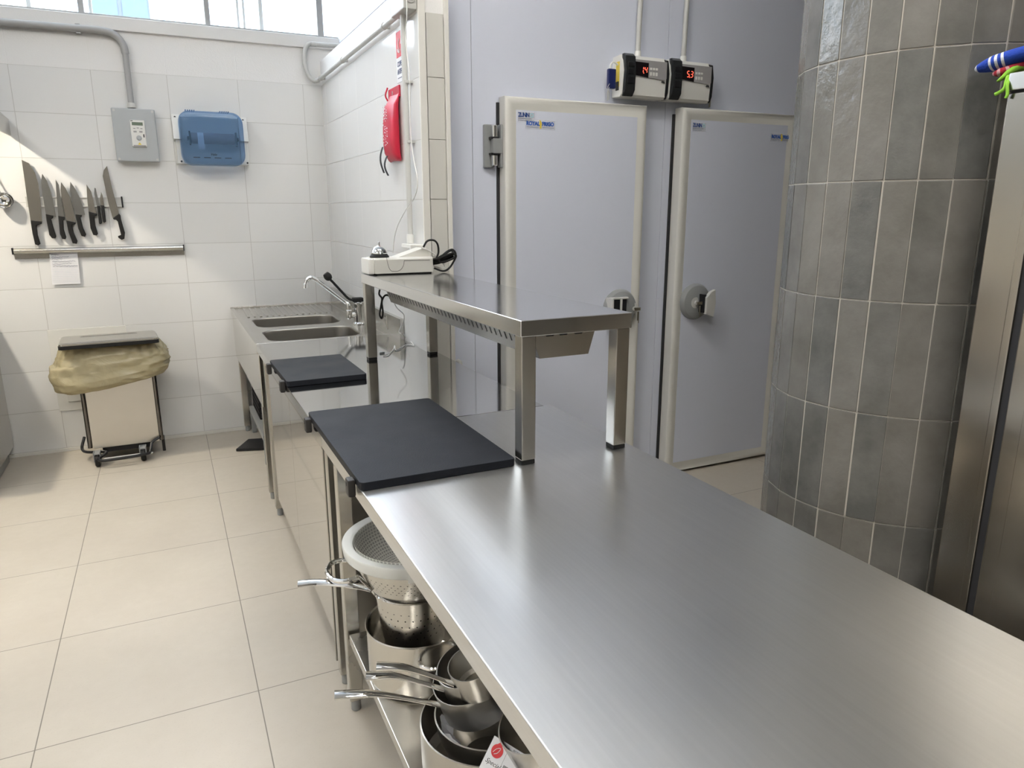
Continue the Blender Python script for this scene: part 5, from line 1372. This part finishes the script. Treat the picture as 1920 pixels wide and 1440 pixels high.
bm = B(); box(bm, FX - 0.012, FX - 0.0022, 0.33, 0.938, 0.12, 1.70, 0.004); fd = obj('door', bm, M_fridge, fg)
bm = B(); box(bm, FX - 0.015, FX - 0.011, 0.36, 0.900, 0.15, 1.66, 0.0015); obj('door_panel', bm, M_fridge, fd)
for x in (FX + 0.05, 2.33):
    for y in (0.35, 0.98):
        bm = B(); cyl(bm, (x, y, 0), (x, y, 0.102), 0.02, 16); obj('foot', bm, M_greyd, fg)


def tq(px, py, x=1.76): return pix(px, py, 0, x)
bm = B(); tube(bm, [tq(1829, 131, 1.72), tq(1850, 124, 1.725), tq(1875, 116, 1.73), tq(1900, 108, 1.74), tq(1925, 101, 1.76), tq(1960, 92, 1.80)], 0.02, 20, 6, radii=lambda f: 0.006 + 0.022 * min(1, (f * 3) ** 0.6) , flat=0.62, up=(0, 0, 1))
for v in bm.verts: pass
bt_ = one('folded_towel', bm, M_towb, (1.74, 1.02, 1.80), 'blue towel with three white stripes rolled on top of the fridge', 'towel', ang=80)
bm = B(); tube(bm, [tq(1862, 139, 1.72), tq(1880, 135, 1.725), tq(1900, 128, 1.74), tq(1930, 120, 1.78)], 0.015, 16, 6, radii=lambda f: 0.006 + 0.010 * min(1, f * 4), flat=0.6, up=(0, 0, 1))
one('folded_towel', bm, M_towr, (1.73, 1.02, 1.785), 'red towel with pink stripes squeezed under the blue towel', 'towel', ang=80)
bm = B()
tube(bm, [tq(1870, 153, 1.71), tq(1880, 146, 1.712), tq(1890, 138, 1.72), tq(1905, 130, 1.74), tq(1930, 126, 1.78)], 0.008, 12, 5, radii=lambda f: 0.0035 + 0.008 * min(1, f * 1.6), flat=0.7)
tube(bm, [tq(1866, 177, 1.692), tq(1874, 173, 1.692), tq(1883, 166, 1.694), tq(1887, 152, 1.70), tq(1890, 143, 1.715)], 0.004, 10, 5)
tube(bm, [tq(1886, 184, 1.690), tq(1889, 176, 1.690), tq(1889, 160, 1.692), tq(1893, 144, 1.705)], 0.0035, 10, 5)
one('green_cloth', bm, M_greencl, (1.71, 1.03, 1.775), 'frayed lime green cloth hanging over the fridge corner under the towels', 'cloth', ang=80)

# green bag on the floor behind the column
bm = B(); L = []
for z, r in ((0.001, 0.10), (0.03, 0.12), (0.09, 0.105), (0.14, 0.06), (0.165, 0.03), (0.20, 0.045)):
    L.append([(2.56 + r * (1 + 0.18 * math.sin(5 * a + z * 40) + 0.08 * math.sin(9 * a)) * math.cos(a), 2.30 + r * (1 + 0.15 * math.sin(4 * a - z * 30)) * math.sin(a), z) for a in [2 * PI * k / 30 for k in range(30)]])
loft(bm, L, (True, True)); one('green_bag', bm, M_green, (2.56, 2.30, 0), 'green plastic bag on the floor just behind the tiled column', 'bag', ang=60)

# small conduit stub behind the worktop
bm = B(); x_ = pix(862, 668, 1, 3.17)
corrugated(bm, [(x_.x + 0.004, 3.17, 0.40), (x_.x + 0.006, 3.17, 0.60), (x_.x + 0.004, 3.17, 0.745), (x_.x - 0.002, 3.178, 0.772), (x_.x - 0.010, 3.195, 0.765)], 0.010, 0.008)
one('ribbed_conduit', bm, M_pipe, (x_.x, 3.17, 0.4), 'short ribbed conduit bending into the cold room wall just above the worktop', 'conduit', ang=60)

# ------------------------------------------------------------------ ceiling lamps
for k, (x, y) in enumerate(((-2.2, 2.6), (-1.9, 0.6), (1.3, 1.2), (0.1, 1.6), (0.9, -0.3), (-0.6, -1.6), (-2.2, -0.9))):
    t = thing('ceiling_lamp', 'square white LED ceiling lamp above the kitchen', 'ceiling lamp', (x, y, 4.05), 'ceiling lamps')
    bm = B(); box(bm, x - 0.31, x + 0.31, y - 0.31, y + 0.31, 4.01, 4.05, 0.004); obj('frame', bm, M_white, t)
    bm = B(); box(bm, x - 0.285, x + 0.285, y - 0.285, y + 0.285, 4.003, 4.012); obj('diffuser', bm, M_lampemit, t)

# ------------------------------------------------------------------ outside the window
bd = thing('apartment_building', 'pale blue glazed building outside the high window', 'building', (0.0, 14, 0))
a = pix(168, 30, 1, 14.0); b = pix(282, 30, 1, 14.0)
bm = B(); box(bm, a.x, b.x, 14.0, 18.0, 0.0, 9.0, 0.01); obj('wall', bm, M_bldg, bd)
bm = B()
wd = (b.x - a.x)
for r in range(5):
    for c in range(2):
        box(bm, a.x + 0.04 + c * wd / 2, a.x + wd / 2 - 0.03 + c * wd / 2, 13.97, 14.0, 3.0 + r * 1.1, 4.0 + r * 1.1)
obj('glazing', bm, M_bldgb, bd)
random.seed(9)
tt = thing('garden_tree', 'leafy tree outside the high window beyond the hood', 'tree', (-5.2, 10.5, 0))
bm = B(); tube(bm, [(-5.2, 10.5, 0), (-5.1, 10.5, 2.0), (-5.2, 10.6, 4.0)], 0.12, 10, 3); obj('trunk', bm, M_tree, tt)
bm = B()
for k in range(900):
    a = random.uniform(0, 2 * PI); r = 1.5 * random.random() ** 0.5; z = 3.6 + random.gauss(0, 0.7)
    p = Vector((-5.2 + r * math.cos(a), 10.5 + r * math.sin(a), z)); n = Vector((random.gauss(0, 1), random.gauss(0, 1), random.gauss(0, 1))).normalized()
    u = n.orthogonal().normalized() * 0.10; v = n.cross(u).normalized() * 0.06
    bm.faces.new([bm.verts.new(p + u), bm.verts.new(p + v), bm.verts.new(p - u), bm.verts.new(p - v)])
obj('crown', bm, M_tree, tt, recalc=False)
